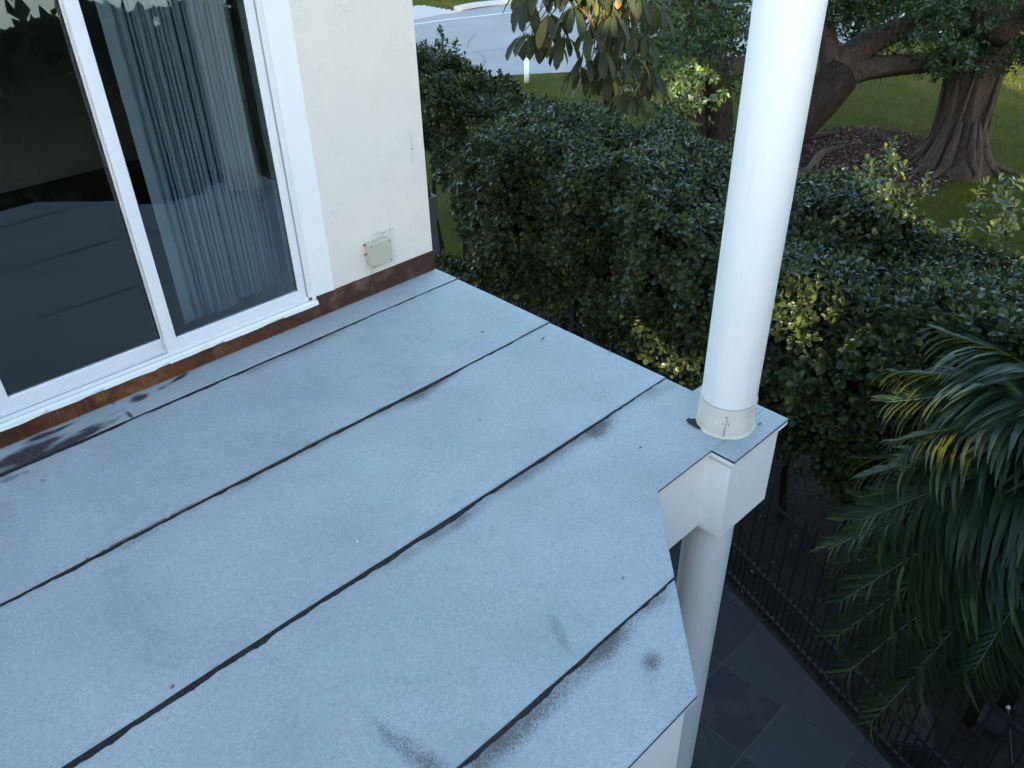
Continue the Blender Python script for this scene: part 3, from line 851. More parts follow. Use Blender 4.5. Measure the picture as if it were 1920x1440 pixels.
# bitumen squeezed out along each seam
WID = {1: [(-7, .020), (-3.0, .016), (-2.5, .03), (-2.2, .014), (-1.9, .020), (-1.2, .013), (-0.6, .007), (0, .004)],
       2: [(-7, .02), (-2.9, .020), (-2.3, .017), (-1.9, .024), (-1.5, .022), (-1.0, .030), (-0.7, .015), (-0.3, .007), (0, .004)],
       3: [(-7, .03), (-3.2, .034), (-2.6, .030), (-2.1, .027), (-1.5, .028), (-1.1, .026), (-0.8, .016), (-0.55, .014), (-0.2, .005), (0, .003)],
       4: [(-7, .02), (-2.3, .022), (-1.9, .020), (-1.6, .011), (-1.2, .007), (-1.145, .005)]}
for k in range(1, 5):
    x1 = right_edge(SEAM[k]) - 0.006
    xs = np.arange(-3.9, x1, 0.007)
    w = np.interp(xs, [a for a, b in WID[k]], [b for a, b in WID[k]])
    w = 0.72 * w * (0.62 + 0.75 * fnoise(xs * 4.5, xs * 0, 60 + k, 3)) + 0.015 * (fnoise(xs * 20, xs * 0, 70 + k, 4) - 0.42) + 0.010 * np.clip(fnoise(xs * 55, xs * 0 + 2, 80 + k, 2) - 0.6, 0, 1)
    ye = SEAM[k] + seam_wave(xs, k) + 0.004
    V, F = [], []
    for i, x in enumerate(xs):
        ww = max(w[i], 0.003) + 0.004
        V += [(x, ye[i], 0.0062), (x, ye[i] - ww * 0.6, 0.0058), (x, ye[i] - ww, 0.0015)]
        if i: a = 3 * i - 3; F += [(a, a + 1, a + 4, a + 3), (a + 1, a + 2, a + 5, a + 4)]
    obj("bitumen_seam", mesh("bitumen_seam", V, F), balc, M['bitumen'])
# the tarred hole left of the column foot
th = np.linspace(0, 2 * math.pi, 25)[:-1]
obj("tar_patch", mesh("tar_patch", [(-0.236 + (0.034 + 0.012 * random.random()) * math.cos(t) * 0.8, -2.375 + (0.055 + 0.02 * random.random()) * math.sin(t), 0.0085) for t in th], [tuple(range(24))]), balc, M['bitumen'])

# columns
CX, CY = -0.117, -2.459
def column(name, label, z0, z1, r, n=48):
    c = empty(name, (CX, CY, z0), label, "column")
    V, F = tube([(CX, CY, z0), (CX, CY, z0 + 0.4), (CX, CY, 0.5 * (z0 + z1)), (CX, CY, z1)], [r] * 4, n, cap=False)
    me = mesh("shaft", V, F, True)
    return c, obj("shaft", me, c, M['column'])
col, _ = column("column", "thick round white column standing on the corner of the balcony roof", 0.150, 3.0, 0.1345)
col.location.z = 0.0; _.location = (-CX, -CY, 0)
prof = [(0.142, -0.002), (0.1425, 0.020), (0.1415, 0.098), (0.1405, 0.100), (0.1395, 0.104), (0.1400, 0.158), (0.1385, 0.166), (0.1345, 0.168)]
V, F = [], []
n = 64
for i, (r, z) in enumerate(prof):
    for j in range(n):
        t = 2 * math.pi * j / n
        rr = r + (0.0025 * (random.random() - 0.5) if i < 1 else 0)
        V.append((CX + rr * math.cos(t), CY + rr * math.sin(t), z + (0.006 * fnoise(j * 0.5, 0.0, 3) if i == 0 else 0)))
for i in range(len(prof) - 1):
    for j in range(n):
        F.append((i * n + j, i * n + (j + 1) % n, (i + 1) * n + (j + 1) % n, (i + 1) * n + j))
collar = obj("collar", mesh("collar", V, F, True), col, M['collar']); collar["label"] = "cream painted two-piece collar with a split joint and screws"
V, F = [], []                                             # ragged sealant round the foot
for j in range(121):
    t = 2 * math.pi * j / 120; w = 0.004 + 0.016 * max(0, fnoise(j * 0.14, 2.0, 12) - 0.35) + 0.003 * random.random()
    V += [(CX + .1405 * math.cos(t), CY + .1405 * math.sin(t), 0.018 + 0.006 * random.random()), (CX + (.142 + w * .5) * math.cos(t), CY + (.142 + w * .5) * math.sin(t), 0.011), (CX + (.142 + w) * math.cos(t), CY + (.142 + w) * math.sin(t), 0.004)]
    if j: a = 3 * j - 3; F += [(a, a + 1, a + 4, a + 3), (a + 1, a + 2, a + 5, a + 4)]
obj("sealant", mesh("sealant", V, F), col, M['sealant'])
face = math.atan2(CAM[1] - CY, CAM[0] - CX)
def on_collar(da, z, r=0.1435): return (CX + r * math.cos(face + da), CY + r * math.sin(face + da), z)
V, F = tube([on_collar(0.02, 0.0, .142), on_collar(0.03, 0.06, .142), on_collar(0.06, 0.10, .1415), on_collar(0.07, 0.135, .140)], [0.0045, 0.004, 0.0028, 0.0015], 6)
obj("split_joint", mesh("split_joint", V, F), col, M['track'])
for da, z in ((-0.06, 0.088), (0.14, 0.088), (0.02, 0.128)):
    p = on_collar(da, z, 0.1412 if z < .1 else .1398); q = on_collar(da, z, 0.1435 if z < .1 else .142)
    V, F = tube([p, q], [0.0035, 0.0035], 8)
    obj("screw", mesh("screw", V, F), col, M['steel'])
V, F = [], []
for j in range(97):
    t = 2 * math.pi * j / 96
    V += [(CX + .1407 * math.cos(t), CY + .1407 * math.sin(t), 0.1665), (CX + .1352 * math.cos(t), CY + .1352 * math.sin(t), 0.1705)]
    if j: F.append((2 * j - 2, 2 * j, 2 * j + 1, 2 * j - 1))
obj("joint_line", mesh("joint_line", V, F), col, M['track'])
lc, _ = column("lower_column", "round white column below the balcony corner, standing on the dark patio", GZ + 0.02, -0.5405, 0.134)
V, F = tube([(CX, CY, -0.575), (CX, CY, -0.541)], [0.138, 0.139], 48)
obj("capital_ring", mesh("capital_ring", V, F, True), lc, M['column'])
bmr = empty("beam", (-3, -1.3, 3.0), "white painted beam carried by the balcony column", "beam")
boxes("front_beam", [((-7.755, CY - 0.14, 3.0), (CX + 0.2, CY + 0.14, 3.3))], M['trim'], bmr, 0.01)
boxes("side_beam", [((CX - 0.14, CY + 0.141, 3.0), (CX + 0.14, -0.125, 3.3))], M['trim'], bmr, 0.01)

# small litter on the roof
def litter(name, x, y, z, ln, rot, mat, label, cat="leaf", group=None):
    t = np.linspace(-0.5, 0.5, 5)
    V, F = [], []
    for i, u in enumerate(t):
        w = ln * 0.22 * math.cos(u * 2.6); zz = z + 0.012 * ln / 0.03 * (0.3 * u * u)
        for s in (-1, 0, 1):
            V.append((x + ln * u * math.cos(rot) - s * w * math.sin(rot), y + ln * u * math.sin(rot) + s * w * math.cos(rot), zz + (0.15 * w if s else 0)))
        if i:
            for s in (0, 1): a = 3 * i - 3 + s; F.append((a, a + 1, a + 4, a + 3))
    tag(obj(name, mesh(name, V, F, True), None, mat), label, cat, group)
litter("dry_leaf", -0.175, -1.223, 0.0085, 0.034, 0.3, M['dead'], "small dark curled leaf lying past the second seam near the roof edge")
litter("dry_leaf", -0.375, -0.907, 0.010, 0.030, 1.9, M['dead'], "thin dark curled leaf lying before the second seam of the roof")
litter("dry_leaf", -1.944, -1.838, 0.011, 0.020, 1.2, M['pale'], "tiny white flake lying in the middle of the roofing sheet")
litter("dry_leaf", -0.591, -2.291, 0.009, 0.022, 0.1, M['dead'], "tiny dark twig scrap on the roof near the stained third seam")
litter("dry_leaf", -0.02, -2.60, 0.010, 0.030, 0.1, M['dead'], "dark sliver of leaf on the roof corner in front of the column")
litter("dry_leaf", -0.988, -1.563, 0.010, 0.018, 0.9, M['dead'], "tiny dark leaf scrap midway between the second and third seam")
litter("dry_leaf", -0.010, -1.602, 0.0085, 0.030, 0.9, M['dead'], "dark curled leaf caught on the free roof edge")

# ================================================================== FENCE
fence = empty("iron_fence", (1.6, -1.75, GZ), "black iron picket fence between patio and hedge", "fence")
def picket_mesh(h):
    V, F = tube([(0, 0, 0.03), (0, 0, h - 0.03), (0, 0, h)], [0.0095, 0.0095, 0.002], 4)
    me = mesh("picket", V, F); me.materials.append(M['iron']); return me
tall, short = picket_mesh(1.34), picket_mesh(0.50)
FL = 9.3; dirv = np.array([0.345, 1.0]); dirv /= np.linalg.norm(dirv)
start = np.array([FX(-4.9), -4.9])
k = 0; s = 0.03
while s < FL:
    p = start + dirv * s
    o = bpy.data.objects.new("picket", short if k % 2 else tall); C.objects.link(o); o.parent = fence
    o.location = (p[0] - 1.6, p[1] + 1.75, random.uniform(-0.004, 0.004)); o.rotation_euler = (random.uniform(-.006, .006), random.uniform(-.006, .006), math.radians(26))
    s += 0.062; k += 1
for z in (0.10, 0.44, 1.18):
    a = start; b = start + dirv * FL
    V, F = tube([(a[0], a[1], GZ + z), (b[0], b[1], GZ + z)], [0.019, 0.019], 4)
    obj("rail", mesh("rail", V, F), fence, M['iron'])
for s in (0.0, 3.75, 6.2, 8.6):
    p = start + dirv * s
    boxes("post", [((p[0] - 0.028, p[1] - 0.028, GZ), (p[0] + 0.028, p[1] + 0.028, GZ + 1.42))], M['iron'], fence, 0.004)
gp = empty("gate_post", (3.66, 4.72, GZ), "plain grey rendered post on the grass at the far end of the hedge", "post")
boxes("shaft", [((3.50, 4.62, GZ), (3.68, 4.80, GZ + 1.26))], M['grey'], gp, 0.008)
boxes("cap", [((3.49, 4.61, GZ + 1.261), (3.69, 4.81, GZ + 1.30))], M['grey'], gp, 0.006)
bol = empty("bollard", (12.77, 12.0, GZ), "short white round marker post on the verge by the road", "bollard")
V, F = tube([(12.77, 12.0, GZ), (12.77, 12.0, GZ + 0.575)], [0.068, 0.066], 20)
obj("shaft", mesh("shaft", V, F, True), bol, M['pvc'])
V, F = tube([(12.77, 12.0, GZ + 0.576), (12.77, 12.0, GZ + 0.60), (12.77, 12.0, GZ + 0.612)], [0.071, 0.070, 0.055], 20)
obj("cap", mesh("cap", V, F, True), bol, M['pvc'])
st = empty("garden_stake", (1.66, -4.06, GZ), "thin dark garden stake leaning over the soil under the palm", "stake")
V, F = tube([(1.40, -4.22, GZ), (1.70, -3.98, GZ + 0.32)], [0.014, 0.012], 8); obj("pole", mesh("pole", V, F), st, M['iron'])
V, F = tube([(1.70, -3.98, GZ + 0.32), (1.703, -3.978, GZ + 0.335)], [0.016, 0.010], 8); obj("tip", mesh("tip", V, F), st, M['alu'])

# ================================================================== HEDGE
def hedge_section(y):
    """front x, back x, foliage bottom, top at position y along the hedge"""
    f = 2.02 + 0.20 * max(y + 1, -2) + 0.10 * math.sin(y * 1.7) + 0.05 * math.sin(y * 4.1 + 1)
    zb = -1.95 - 0.05 * (y + 1)
    zt = -0.16 + 0.07 * math.sin(y * 1.3 + 0.7) + 0.05 * math.sin(y * 3.7)
    b = 4.12 + 0.07 * (y + 1) + 0.08 * math.sin(y * 2.3)
    if y > 2.6:                                            # the far end is undercut and carries a taller bush
        t = min(1, (y - 2.6) / 0.9)
        zb = zb * (1 - t) + (-1.15) * t; f += 0.22 * t
    zt += 0.26 * math.exp(-((y - 4.75) / 0.55) ** 2) - 0.16 * math.exp(-((y - 3.5) / 0.5) ** 2)
    return f, b, zb, zt
HY0, HY1 = -7.5, 5.5
def hedge_pts(n, inset=0.0, yr=(HY0, HY1)):
    ys = rng.uniform(yr[0], yr[1], n); u = rng.random(n)
    P = np.zeros((n, 3)); A = np.zeros((n, 3))
    for i in range(n):
        y = ys[i]; f, b, zb, zt = hedge_section(y)
        w = b - f; h = zt - zb; cx = 0.5 * (f + b); cz = zb + 0.45 * h
        L = np.array([h, w, h * 0.6]); L = L / L.sum(); q = u[i]
        if q < L[0]:   x, z, nx, nz = f, zb + h * q / L[0], -1, 0.25
        elif q < L[0] + L[1]: x, z, nx, nz = f + w * (q - L[0]) / L[1], zt, 0, 1
        else: x, z, nx, nz = b, zt - h * (q - L[0] - L[1]) / L[1], 1, 0.2
        # round the corners of the section
        dx = (x - cx) / (0.5 * w); dz = (z - cz) / (0.55 * h)
        k = (abs(dx) ** 4.5 + abs(dz) ** 4.5) ** (1 / 4.5)
        x = cx + (x - cx) / max(k, 1e-3); z = cz + (z - cz) / max(k, 1e-3)
        e = 1.0
        if y > HY1 - 0.7: e = math.sqrt(max(0.05, 1 - ((y - HY1 + 0.7) / 0.7) ** 2))
        lump = 0.30 * (fnoise(y * 1.9 + 9, z * 1.9 + x * 1.6, 90, 3) - 0.5) * 2 + 0.05 * rng.normal()
        r = 1 + (lump - inset) / math.hypot(x - cx, z - cz)
        P[i] = (cx + (x - cx) * r * e, y, cz + (z - cz) * r * e)
        A[i] = (nx * 0.9 + 0.25 * dx, (0.8 if y > HY1 - 0.5 else 0) * 1.0, nz * 0.9 + 0.45)
    return P, A
hedge = empty("clusia_hedge", (3.1, -1.0, GZ), "long dense dark green hedge of rounded glossy leaves beyond the balcony roof", "hedge")
P1, A1 = hedge_pts(14500)
P2, A2 = hedge_pts(5000, 0.17)
A1 = A1 / np.linalg.norm(A1, axis=1, keepdims=True) + rng.normal(0, 0.35, A1.shape) + np.array([0, 0, 0.25])
A2 = A2 + rng.normal(0, 0.5, A2.shape)
# stray shoots standing above the top
sh = []
for (y, dx, hh) in [(4.85, 0, .34), (4.70, .2, .20), (4.35, -.2, .12), (5.1, .1, .18), (3.6, .3, .16), (2.9, .2, .10), (1.1, .1, .10), (0.2, .3, .12), (-1.6, .3, .1)]:
    f, b, zb, zt = hedge_section(y)
    x = b - 0.30 + dx * 0.3
    for q in np.arange(0, hh, 0.045): sh.append((x + rng.normal(0, .03), y + rng.normal(0, .03), zt + q))
for (x, y, hh) in [(4.05, -1.15, .22), (4.2, -1.28, .42), (4.0, -1.4, .30), (3.9, -1.55, .24), (4.1, -1.7, .2), (3.75, -1.3, .16), (4.0, -2.15, .28), (4.15, -2.3, .34), (3.85, -2.4, .26), (3.6, -2.5, .2), (4.1, -2.55, .3), (3.5, -2.2, .12)]:
    for q in np.arange(0, hh, 0.04): sh.append((x + rng.normal(0, .045), y + rng.normal(0, .045), -0.18 + q))
sh = np.array(sh); As = np.tile([0, 0, 1.0], (len(sh), 1)) + rng.normal(0, 0.3, (len(sh), 3))
r1 = rosettes(np.concatenate([P1, sh]), np.concatenate([A1, As]), 8, 0.074)
r2 = rosettes(P2, A2, 6, 0.10)
Pl, Rl, Sl, Nl = [np.concatenate([a, b]) for a, b in zip(r1, r2)]
# the 300 leaves that show largest become parts of their own
px, py, dep = project(Pl)
vis = (px > 810) & (px < 1930) & (py > 0) & (py < 1000)
nor = Rl[:, :, 2]; view = CAM - Pl; view /= np.linalg.norm(view, axis=1, keepdims=True)
score = np.where(vis & (np.arange(len(Pl)) < len(r1[0])), Sl * np.abs((nor * view).sum(1)) / dep, 0)
pick = np.argsort(-score)[:300]
rest = np.setdiff1d(np.arange(len(Pl)), pick)
hm = leaves_mesh("leaves", L_CLUSIA, Pl[rest], Rl[rest], Sl[rest], Nl[rest])
tag(obj("leaves", hm, hedge, M['hedge']), kind="stuff")
leaf_objects("leaf", leaf_unit("leaf", L_CLUSIA, M['hedge']), hedge, Pl[pick], Rl[pick], Sl[pick])
# the dark twiggy inside
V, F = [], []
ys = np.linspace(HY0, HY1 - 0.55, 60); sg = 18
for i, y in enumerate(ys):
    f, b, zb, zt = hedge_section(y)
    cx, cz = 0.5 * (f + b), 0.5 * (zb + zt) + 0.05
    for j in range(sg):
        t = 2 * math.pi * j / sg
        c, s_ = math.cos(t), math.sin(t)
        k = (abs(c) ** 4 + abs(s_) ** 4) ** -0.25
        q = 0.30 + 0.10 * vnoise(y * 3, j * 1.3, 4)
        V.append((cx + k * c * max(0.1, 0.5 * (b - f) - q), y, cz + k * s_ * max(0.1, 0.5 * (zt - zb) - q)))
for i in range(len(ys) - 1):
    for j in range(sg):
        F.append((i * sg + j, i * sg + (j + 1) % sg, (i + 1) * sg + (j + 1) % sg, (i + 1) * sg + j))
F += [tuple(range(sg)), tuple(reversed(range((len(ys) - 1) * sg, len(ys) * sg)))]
obj("hedge_core", mesh("hedge_core", V, F, True), hedge, M['twig'])
for i in range(30):
    y = HY0 + 0.3 + (HY1 - HY0 - 0.7) * i / 29 + random.uniform(-.1, .1)
    f, b, zb, zt = hedge_section(y); x = 0.5 * (f + b) + random.uniform(-.35, .35)
    V, F = tube(curve_pts([(x, y, GZ), (x + random.uniform(-.05, .05), y + random.uniform(-.06, .06), -2.3), (x + random.uniform(-.3, .1), y + random.uniform(-.2, .2), zb + 0.3)], 6), [0.045, 0.04, 0.036, 0.032, 0.028, 0.024], 7)
    obj("stem", mesh("stem", V, F, True), hedge, M['stem'])
for i in range(7):                                         # bare twigs showing under the far end
    y = 3.0 + 0.3 * i
    f, b, zb, zt = hedge_section(y)
    V, F = tube(curve_pts([(f + 0.9, y, -1.6), (f + 0.5, y - 0.05, -1.25), (f + 0.1, y - 0.1, -1.02)], 6), [0.022, 0.02, 0.017, 0.014, 0.01, 0.008], 6)
    obj("stem", mesh("stem", V, F, True), hedge, M['stem'])
# low dark plant at the wall corner, in front of the grass
lowp = empty("ground_cover_plant", (2.9, 2.7, GZ), "low dark leafy plant growing behind the fence below the wall corner", "plant")
n = 420
Pp = np.stack([rng.uniform(3.0, 3.75, n), rng.uniform(3.2, 4.35, n), GZ + rng.uniform(0.05, 0.55, n)], 1)
q = rosettes(Pp, np.tile([-0.2, 0, 1.0], (n, 1)) + rng.normal(0, 0.5, (n, 3)), 6, 0.10)
obj("foliage", leaves_mesh("foliage", L_CLUSIA, *q), lowp, M['hedge'])
for i in range(8):
    x, y = rng.uniform(3.1, 3.6), rng.uniform(3.3, 4.2)
    V, F = tube([(x, y, GZ), (x + .05, y, GZ + 0.45)], [0.012, 0.007], 6); obj("stem", mesh("stem", V, F), lowp, M['stem'])

# ================================================================== TREES
def branch(name, ctrl, r0, r1, parent, n=16, seg=14, wob=0.10, fl=5):
    pts = curve_pts(ctrl, n)
    rad = [r0 + (r1 - r0) * (i / (n - 1)) ** 0.8 for i in range(n)]
    ph = random.uniform(0, 6)
    V, F = tube(pts, rad, seg, lambda th, i: 1 + wob * math.sin(fl * th + ph + i * 0.15) + wob * 0.6 * math.sin(2 * th + i * 0.4 + ph))
    return obj(name, mesh(name, V, F, True), parent, M['darkbark'] if name == 'trunk' else M['bark'])

def crown_clumps(clumps, per, size, tpl, count_scale=1.0):
    Ps, As = [], []
    for (c, r) in clumps:
        n = int(count_scale * 34 * (r[0] * r[1] + r[1] * r[2] + r[0] * r[2]))
        d = rand_dirs(n); rr = 0.55 + 0.45 * rng.random(n) ** 0.5
        p = np.array(c) + d * np.array(r) * rr[:, None]
        p += 0.12 * np.stack([fnoise(p[:, 1] * 2, p[:, 2] * 2, 3) - .5, fnoise(p[:, 0] * 2, p[:, 2] * 2, 4) - .5, fnoise(p[:, 0] * 2, p[:, 1] * 2, 5) - .5], 1) * 2
        Ps.append(p); As.append(d + rng.normal(0, 0.5, (n, 3)) + np.array([0, 0, 0.1]))
    return rosettes(np.concatenate(Ps), np.concatenate(As), per, size, (30, 95))

# right-hand ficus with buttress roots
tr = empty("ficus_tree", (13.2, 0.95, GZ), "stout ficus with fluted trunk and spreading buttress roots on the lawn", "tree")
BX, BY = 13.6, 1.15
n_s = 48
V, F = [], []
lev = [(0.0, 0.74), (0.10, 0.66), (0.25, 0.55), (0.45, 0.47), (0.7, 0.43), (1.0, 0.42), (1.4, 0.44), (1.8, 0.48), (2.4, 0.48), (3.2, 0.4)]
for i, (h, r) in enumerate(lev):
    for j in range(n_s):
        t = 2 * math.pi * j / n_s
        flare = max(0, 1 - h / 0.9)
        m = 1 + 0.09 * math.sin(7 * t + 0.8) + 0.05 * math.sin(13 * t + 2 + h) + flare * 0.30 * max(0, math.sin(5 * t + 0.4)) ** 2 - 0.06 * abs(math.sin(4 * t + h * 0.6))
        V.append((BX + 0.16 * h + r * m * math.cos(t), BY + 0.10 * h + r * m * math.sin(t), GZ - 0.03 + h))
for i in range(len(lev) - 1):
    for j in range(n_s):
        F.append((i * n_s + j, i * n_s + (j + 1) % n_s, (i + 1) * n_s + (j + 1) % n_s, (i + 1) * n_s + j))
F.append(tuple((len(lev) - 1) * n_s + j for j in range(n_s)))
obj("trunk", mesh("trunk", V, F, True), tr, M['bark'])
for k in range(13):                                        # roots
    t = 2 * math.pi * k / 13 + random.uniform(-.15, .15); L = random.uniform(0.75, 1.25); c, s_ = math.cos(t), math.sin(t); bd = random.uniform(-.35, .35)
    V, F = tube(curve_pts([(BX + .32 * c, BY + .32 * s_, GZ + 0.95), (BX + .46 * c, BY + .46 * s_, GZ + 0.42), (BX + .68 * c - bd * .3 * s_, BY + .68 * s_ + bd * .3 * c, GZ + 0.12), (BX + L * c - bd * s_, BY + L * s_ + bd * c, GZ - 0.02)], 14), np.interp(np.linspace(0, 1, 14), [0, .4, 1], [0.04, 0.10, 0.03]), 9)
    obj("root", mesh("root", V, F, True), tr, M['bark'])
for k in range(11):                                        # aerial roots fused to the trunk
    t = 2 * math.pi * k / 11 + random.uniform(-.3, .3); dt = random.uniform(-.7, .7)
    V, F = tube(curve_pts([(BX + .38 + .49 * math.cos(t + dt), BY + .22 + .49 * math.sin(t + dt), GZ + 2.3), (BX + .2 + .46 * math.cos(t + dt * .6), BY + .12 + .46 * math.sin(t + dt * .6), GZ + 1.4), (BX + .08 + .49 * math.cos(t + dt * .2), BY + .05 + .49 * math.sin(t + dt * .2), GZ + .6), (BX + .75 * math.cos(t), BY + .75 * math.sin(t), GZ + .05)], 14), [random.uniform(.018, .05)] * 14, 7)
    obj("aerial_root", mesh("aerial_root", V, F, True), tr, M['bark'])
branch("limb", [(13.6, 1.2, -0.6), (14.3, 1.8, 0.5), (15.2, 2.2, 1.8)], 0.40, 0.2, tr)
branch("limb", [(13.5, 1.1, -0.5), (13.3, 0.0, 0.6), (13.6, -1.4, 1.7)], 0.36, 0.16, tr)
cl = []
for (c, r) in [((13.0, 1.9, -0.35), (0.9, 0.7, 0.75)), ((13.6, 1.2, -0.95), (0.75, 0.6, 0.45)), ((14.1, 0.7, -0.75), (0.8, 0.7, 0.6)), ((14.9, 0.3, -0.35), (0.9, 0.8, 0.7)), ((12.6, 2.4, 0.4), (1.0, 0.9, 0.8)), ((13.9, 1.6, 0.5), (1.2, 1.0, 0.9)),
               ((15.2, 0.6, 0.7), (1.2, 1.0, 0.9)), ((14.2, 0.0, 0.9), (1.2, 1.0, 0.8)), ((15.6, -0.6, -0.2), (0.9, 0.8, 0.8)), ((12.9, 0.6, 0.3), (0.8, 0.8, 0.6)), ((15.0, 1.8, 1.6), (1.5, 1.5, 1.0)), ((13.4, 0.2, 1.9), (1.6, 1.5, 0.9)), ((12.3, 1.6, 1.5), (1.2, 1.2, 0.9)), ((16.3, 0.6, 0.6), (1.0, 1.0, 1.1))]:
    cl.append((c, r))
for k in range(70):                                        # outer boughs hanging in front of the trunk
    c = at(random.uniform(1560, 1980), random.uniform(-60, 128), random.uniform(13.4, 15.2))
    if project(c)[0] < 1740 and project(c)[1] > 15: continue
    r = random.uniform(0.32, 0.6); cl.append((c, (r * 1.2, r, r * 0.8)))
for k in range(70):                                        # foliage behind the sloping limbs
    c = at(random.uniform(1440, 1800), random.uniform(-60, 82), random.uniform(16.6, 18.5)); r = random.uniform(0.4, 0.65); cl.append((c, (r * 1.2, r, r * 0.7)))
q = crown_clumps(cl, 6, 0.115, L_FICUS, 1.25)
tag(obj("crown", leaves_mesh("crown", L_FICUS, *q), tr, M['ficus']), kind="stuff")

# leaning twin-limbed ficus behind the column
tm = empty("leaning_ficus_tree", (10.1, 3.5, GZ), "leaning ficus with thick sloping limbs over a bare mulch patch", "tree")
branch("trunk", [(9.75, 3.55, GZ - 0.05), (10.1, 3.5, -2.55), (10.8, 3.25, -2.05), (11.45, 3.05, -1.6), (11.9, 2.95, -1.25)], 0.46, 0.36, tm, 18, 18, 0.07)
branch("limb", [(11.6, 3.0, -1.45), (12.2, 2.75, -1.2), (12.8, 2.25, -1.12), (13.6, 1.7, -1.05), (14.4, 1.6, -0.7)], 0.24, 0.15, tm)
branch("limb", [(11.6, 3.05, -1.45), (12.1, 2.95, -1.0), (12.7, 2.72, -0.72), (13.5, 2.25, -0.42), (14.6, 1.9, 0.0)], 0.27, 0.16, tm)
branch("limb", [(11.75, 3.0, -1.4), (11.85, 3.2, -0.9), (12.0, 3.6, -0.1), (12.1, 3.9, 1.0)], 0.22, 0.14, tm)
for k in range(16):                                        # hanging aerial roots
    f = random.random(); x = 12.0 + 1.3 * f; y = 2.8 - 0.75 * f; z = -1.30 + 0.02 * f; L = random.uniform(0.08, 0.35)
    V, F = tube([(x, y, z), (x + random.uniform(-.01, .01), y, z - L * .5), (x + random.uniform(-.02, .02), y, z - L)], [0.007, 0.005, 0.002], 5)
    obj("aerial_root", mesh("aerial_root", V, F), tm, M['bark'])
q = crown_clumps([(at(1570 + 22 * (k % 5), 20 + 17 * (k // 5) - 40, 14.2 + 0.2 * (k % 3)), (0.45, 0.4, 0.3)) for k in range(15) if not (k > 9 and k % 5 > 1)] + [((11.4, 3.6, -0.15), (0.7, 0.7, 0.55)), ((12.2, 3.3, 0.15), (0.9, 0.8, 0.6)), ((13.0, 3.0, 0.25), (0.9, 0.8, 0.55)), ((10.8, 4.0, 0.5), (0.9, 0.9, 0.6)), ((11.9, 3.5, 1.1), (1.4, 1.2, 0.7)), ((13.4, 3.2, 1.2), (1.2, 1.0, 0.7)), ((11.25, 3.55, -0.75), (0.35, 0.35, 0.25)), ((10.6, 3.3, -1.5), (0.35, 0.35, 0.3)), ((12.75, 2.3, -0.85), (0.25, 0.2, 0.14))], 6, 0.11, L_FICUS, 1.25)
tag(obj("crown", leaves_mesh("crown", L_FICUS, *q), tm, M['ficus']), kind="stuff")

# vine-clad trunk left of the column
tv = empty("vine_clad_tree", (9.45, 4.5, GZ), "dark ficus trunk wrapped in climbing leaves with an arching grey limb", "tree")
branch("trunk", [(9.25, 4.35, GZ - 0.05), (9.35, 4.4, -2.2), (9.5, 4.6, -1.2), (9.6, 4.85, -0.2), (9.8, 5.1, 1.2)], 0.42, 0.30, tv, 18, 18, 0.08)
branch("trunk", [(9.65, 4.0, GZ - 0.05), (9.7, 4.0, -2.1), (9.75, 4.1, -1.4), (9.9, 4.5, -0.3), (10.1, 4.8, 1.0)], 0.30, 0.20, tv, 16, 16, 0.08)
branch("limb", [(9.7, 4.1, -1.65), (9.82, 4.25, -1.2), (10.1, 4.1, -1.02), (10.7, 3.8, -0.92), (11.4, 3.5, -0.7)], 0.17, 0.14, tv)
q = crown_clumps([(at(px_, py_, d_), (0.5, 0.45, 0.42)) for px_, py_, d_ in [(1180, 110, 12.2), (1220, 60, 12.4), (1230, 140, 12.6), (1260, 20, 12.6), (1300, 70, 12.8), (1190, 20, 12.4), (1290, 130, 13), (1330, 20, 12.8), (1360, 60, 13.2), (1150, 60, 12.6), (1220, -20, 12.4), (1300, -30, 12.6), (1390, 0, 13), (1200, 170, 12.6), (1250, 185, 12.8), (1380, -40, 12.6), (1270, 160, 12.4), (1300, 100, 12.4), (1320, 50, 12.6), (1275, 60, 12.4), (1240, 100, 12.4), (1310, 190, 12.9), (1345, 100, 12.9), (1265, 215, 12.6), (1380, 30, 12.9), (1330, 150, 13)]] + [(at(random.uniform(1140, 1400), random.uniform(-50, 165), random.uniform(14.8, 16.5)), (0.6, 0.5, 0.42)) for k in range(44)] + [((8.7, 4.9, -1.0), (0.45, 0.45, 0.6)), ((8.9, 4.7, -0.5), (0.5, 0.5, 0.5)), ((8.6, 5.2, -1.45), (0.4, 0.35, 0.4)), ((9.3, 4.3, -0.2), (0.5, 0.5, 0.6)), ((9.7, 4.3, 0.3), (0.8, 0.6, 0.5)), ((10.3, 4.5, 0.2), (0.6, 0.5, 0.5)), ((9.2, 4.9, 0.9), (1.3, 1.2, 0.8)), ((10.6, 4.6, 0.9), (1.1, 1.0, 0.7)), ((10.35, 4.25, -0.35), (0.45, 0.35, 0.22)), ((9.1, 4.5, -1.6), (0.4, 0.35, 0.35))], 6, 0.11, L_FICUS, 1.2)
tag(obj("crown", leaves_mesh("crown", L_FICUS, *q), tv, M['ficus']), kind="stuff")

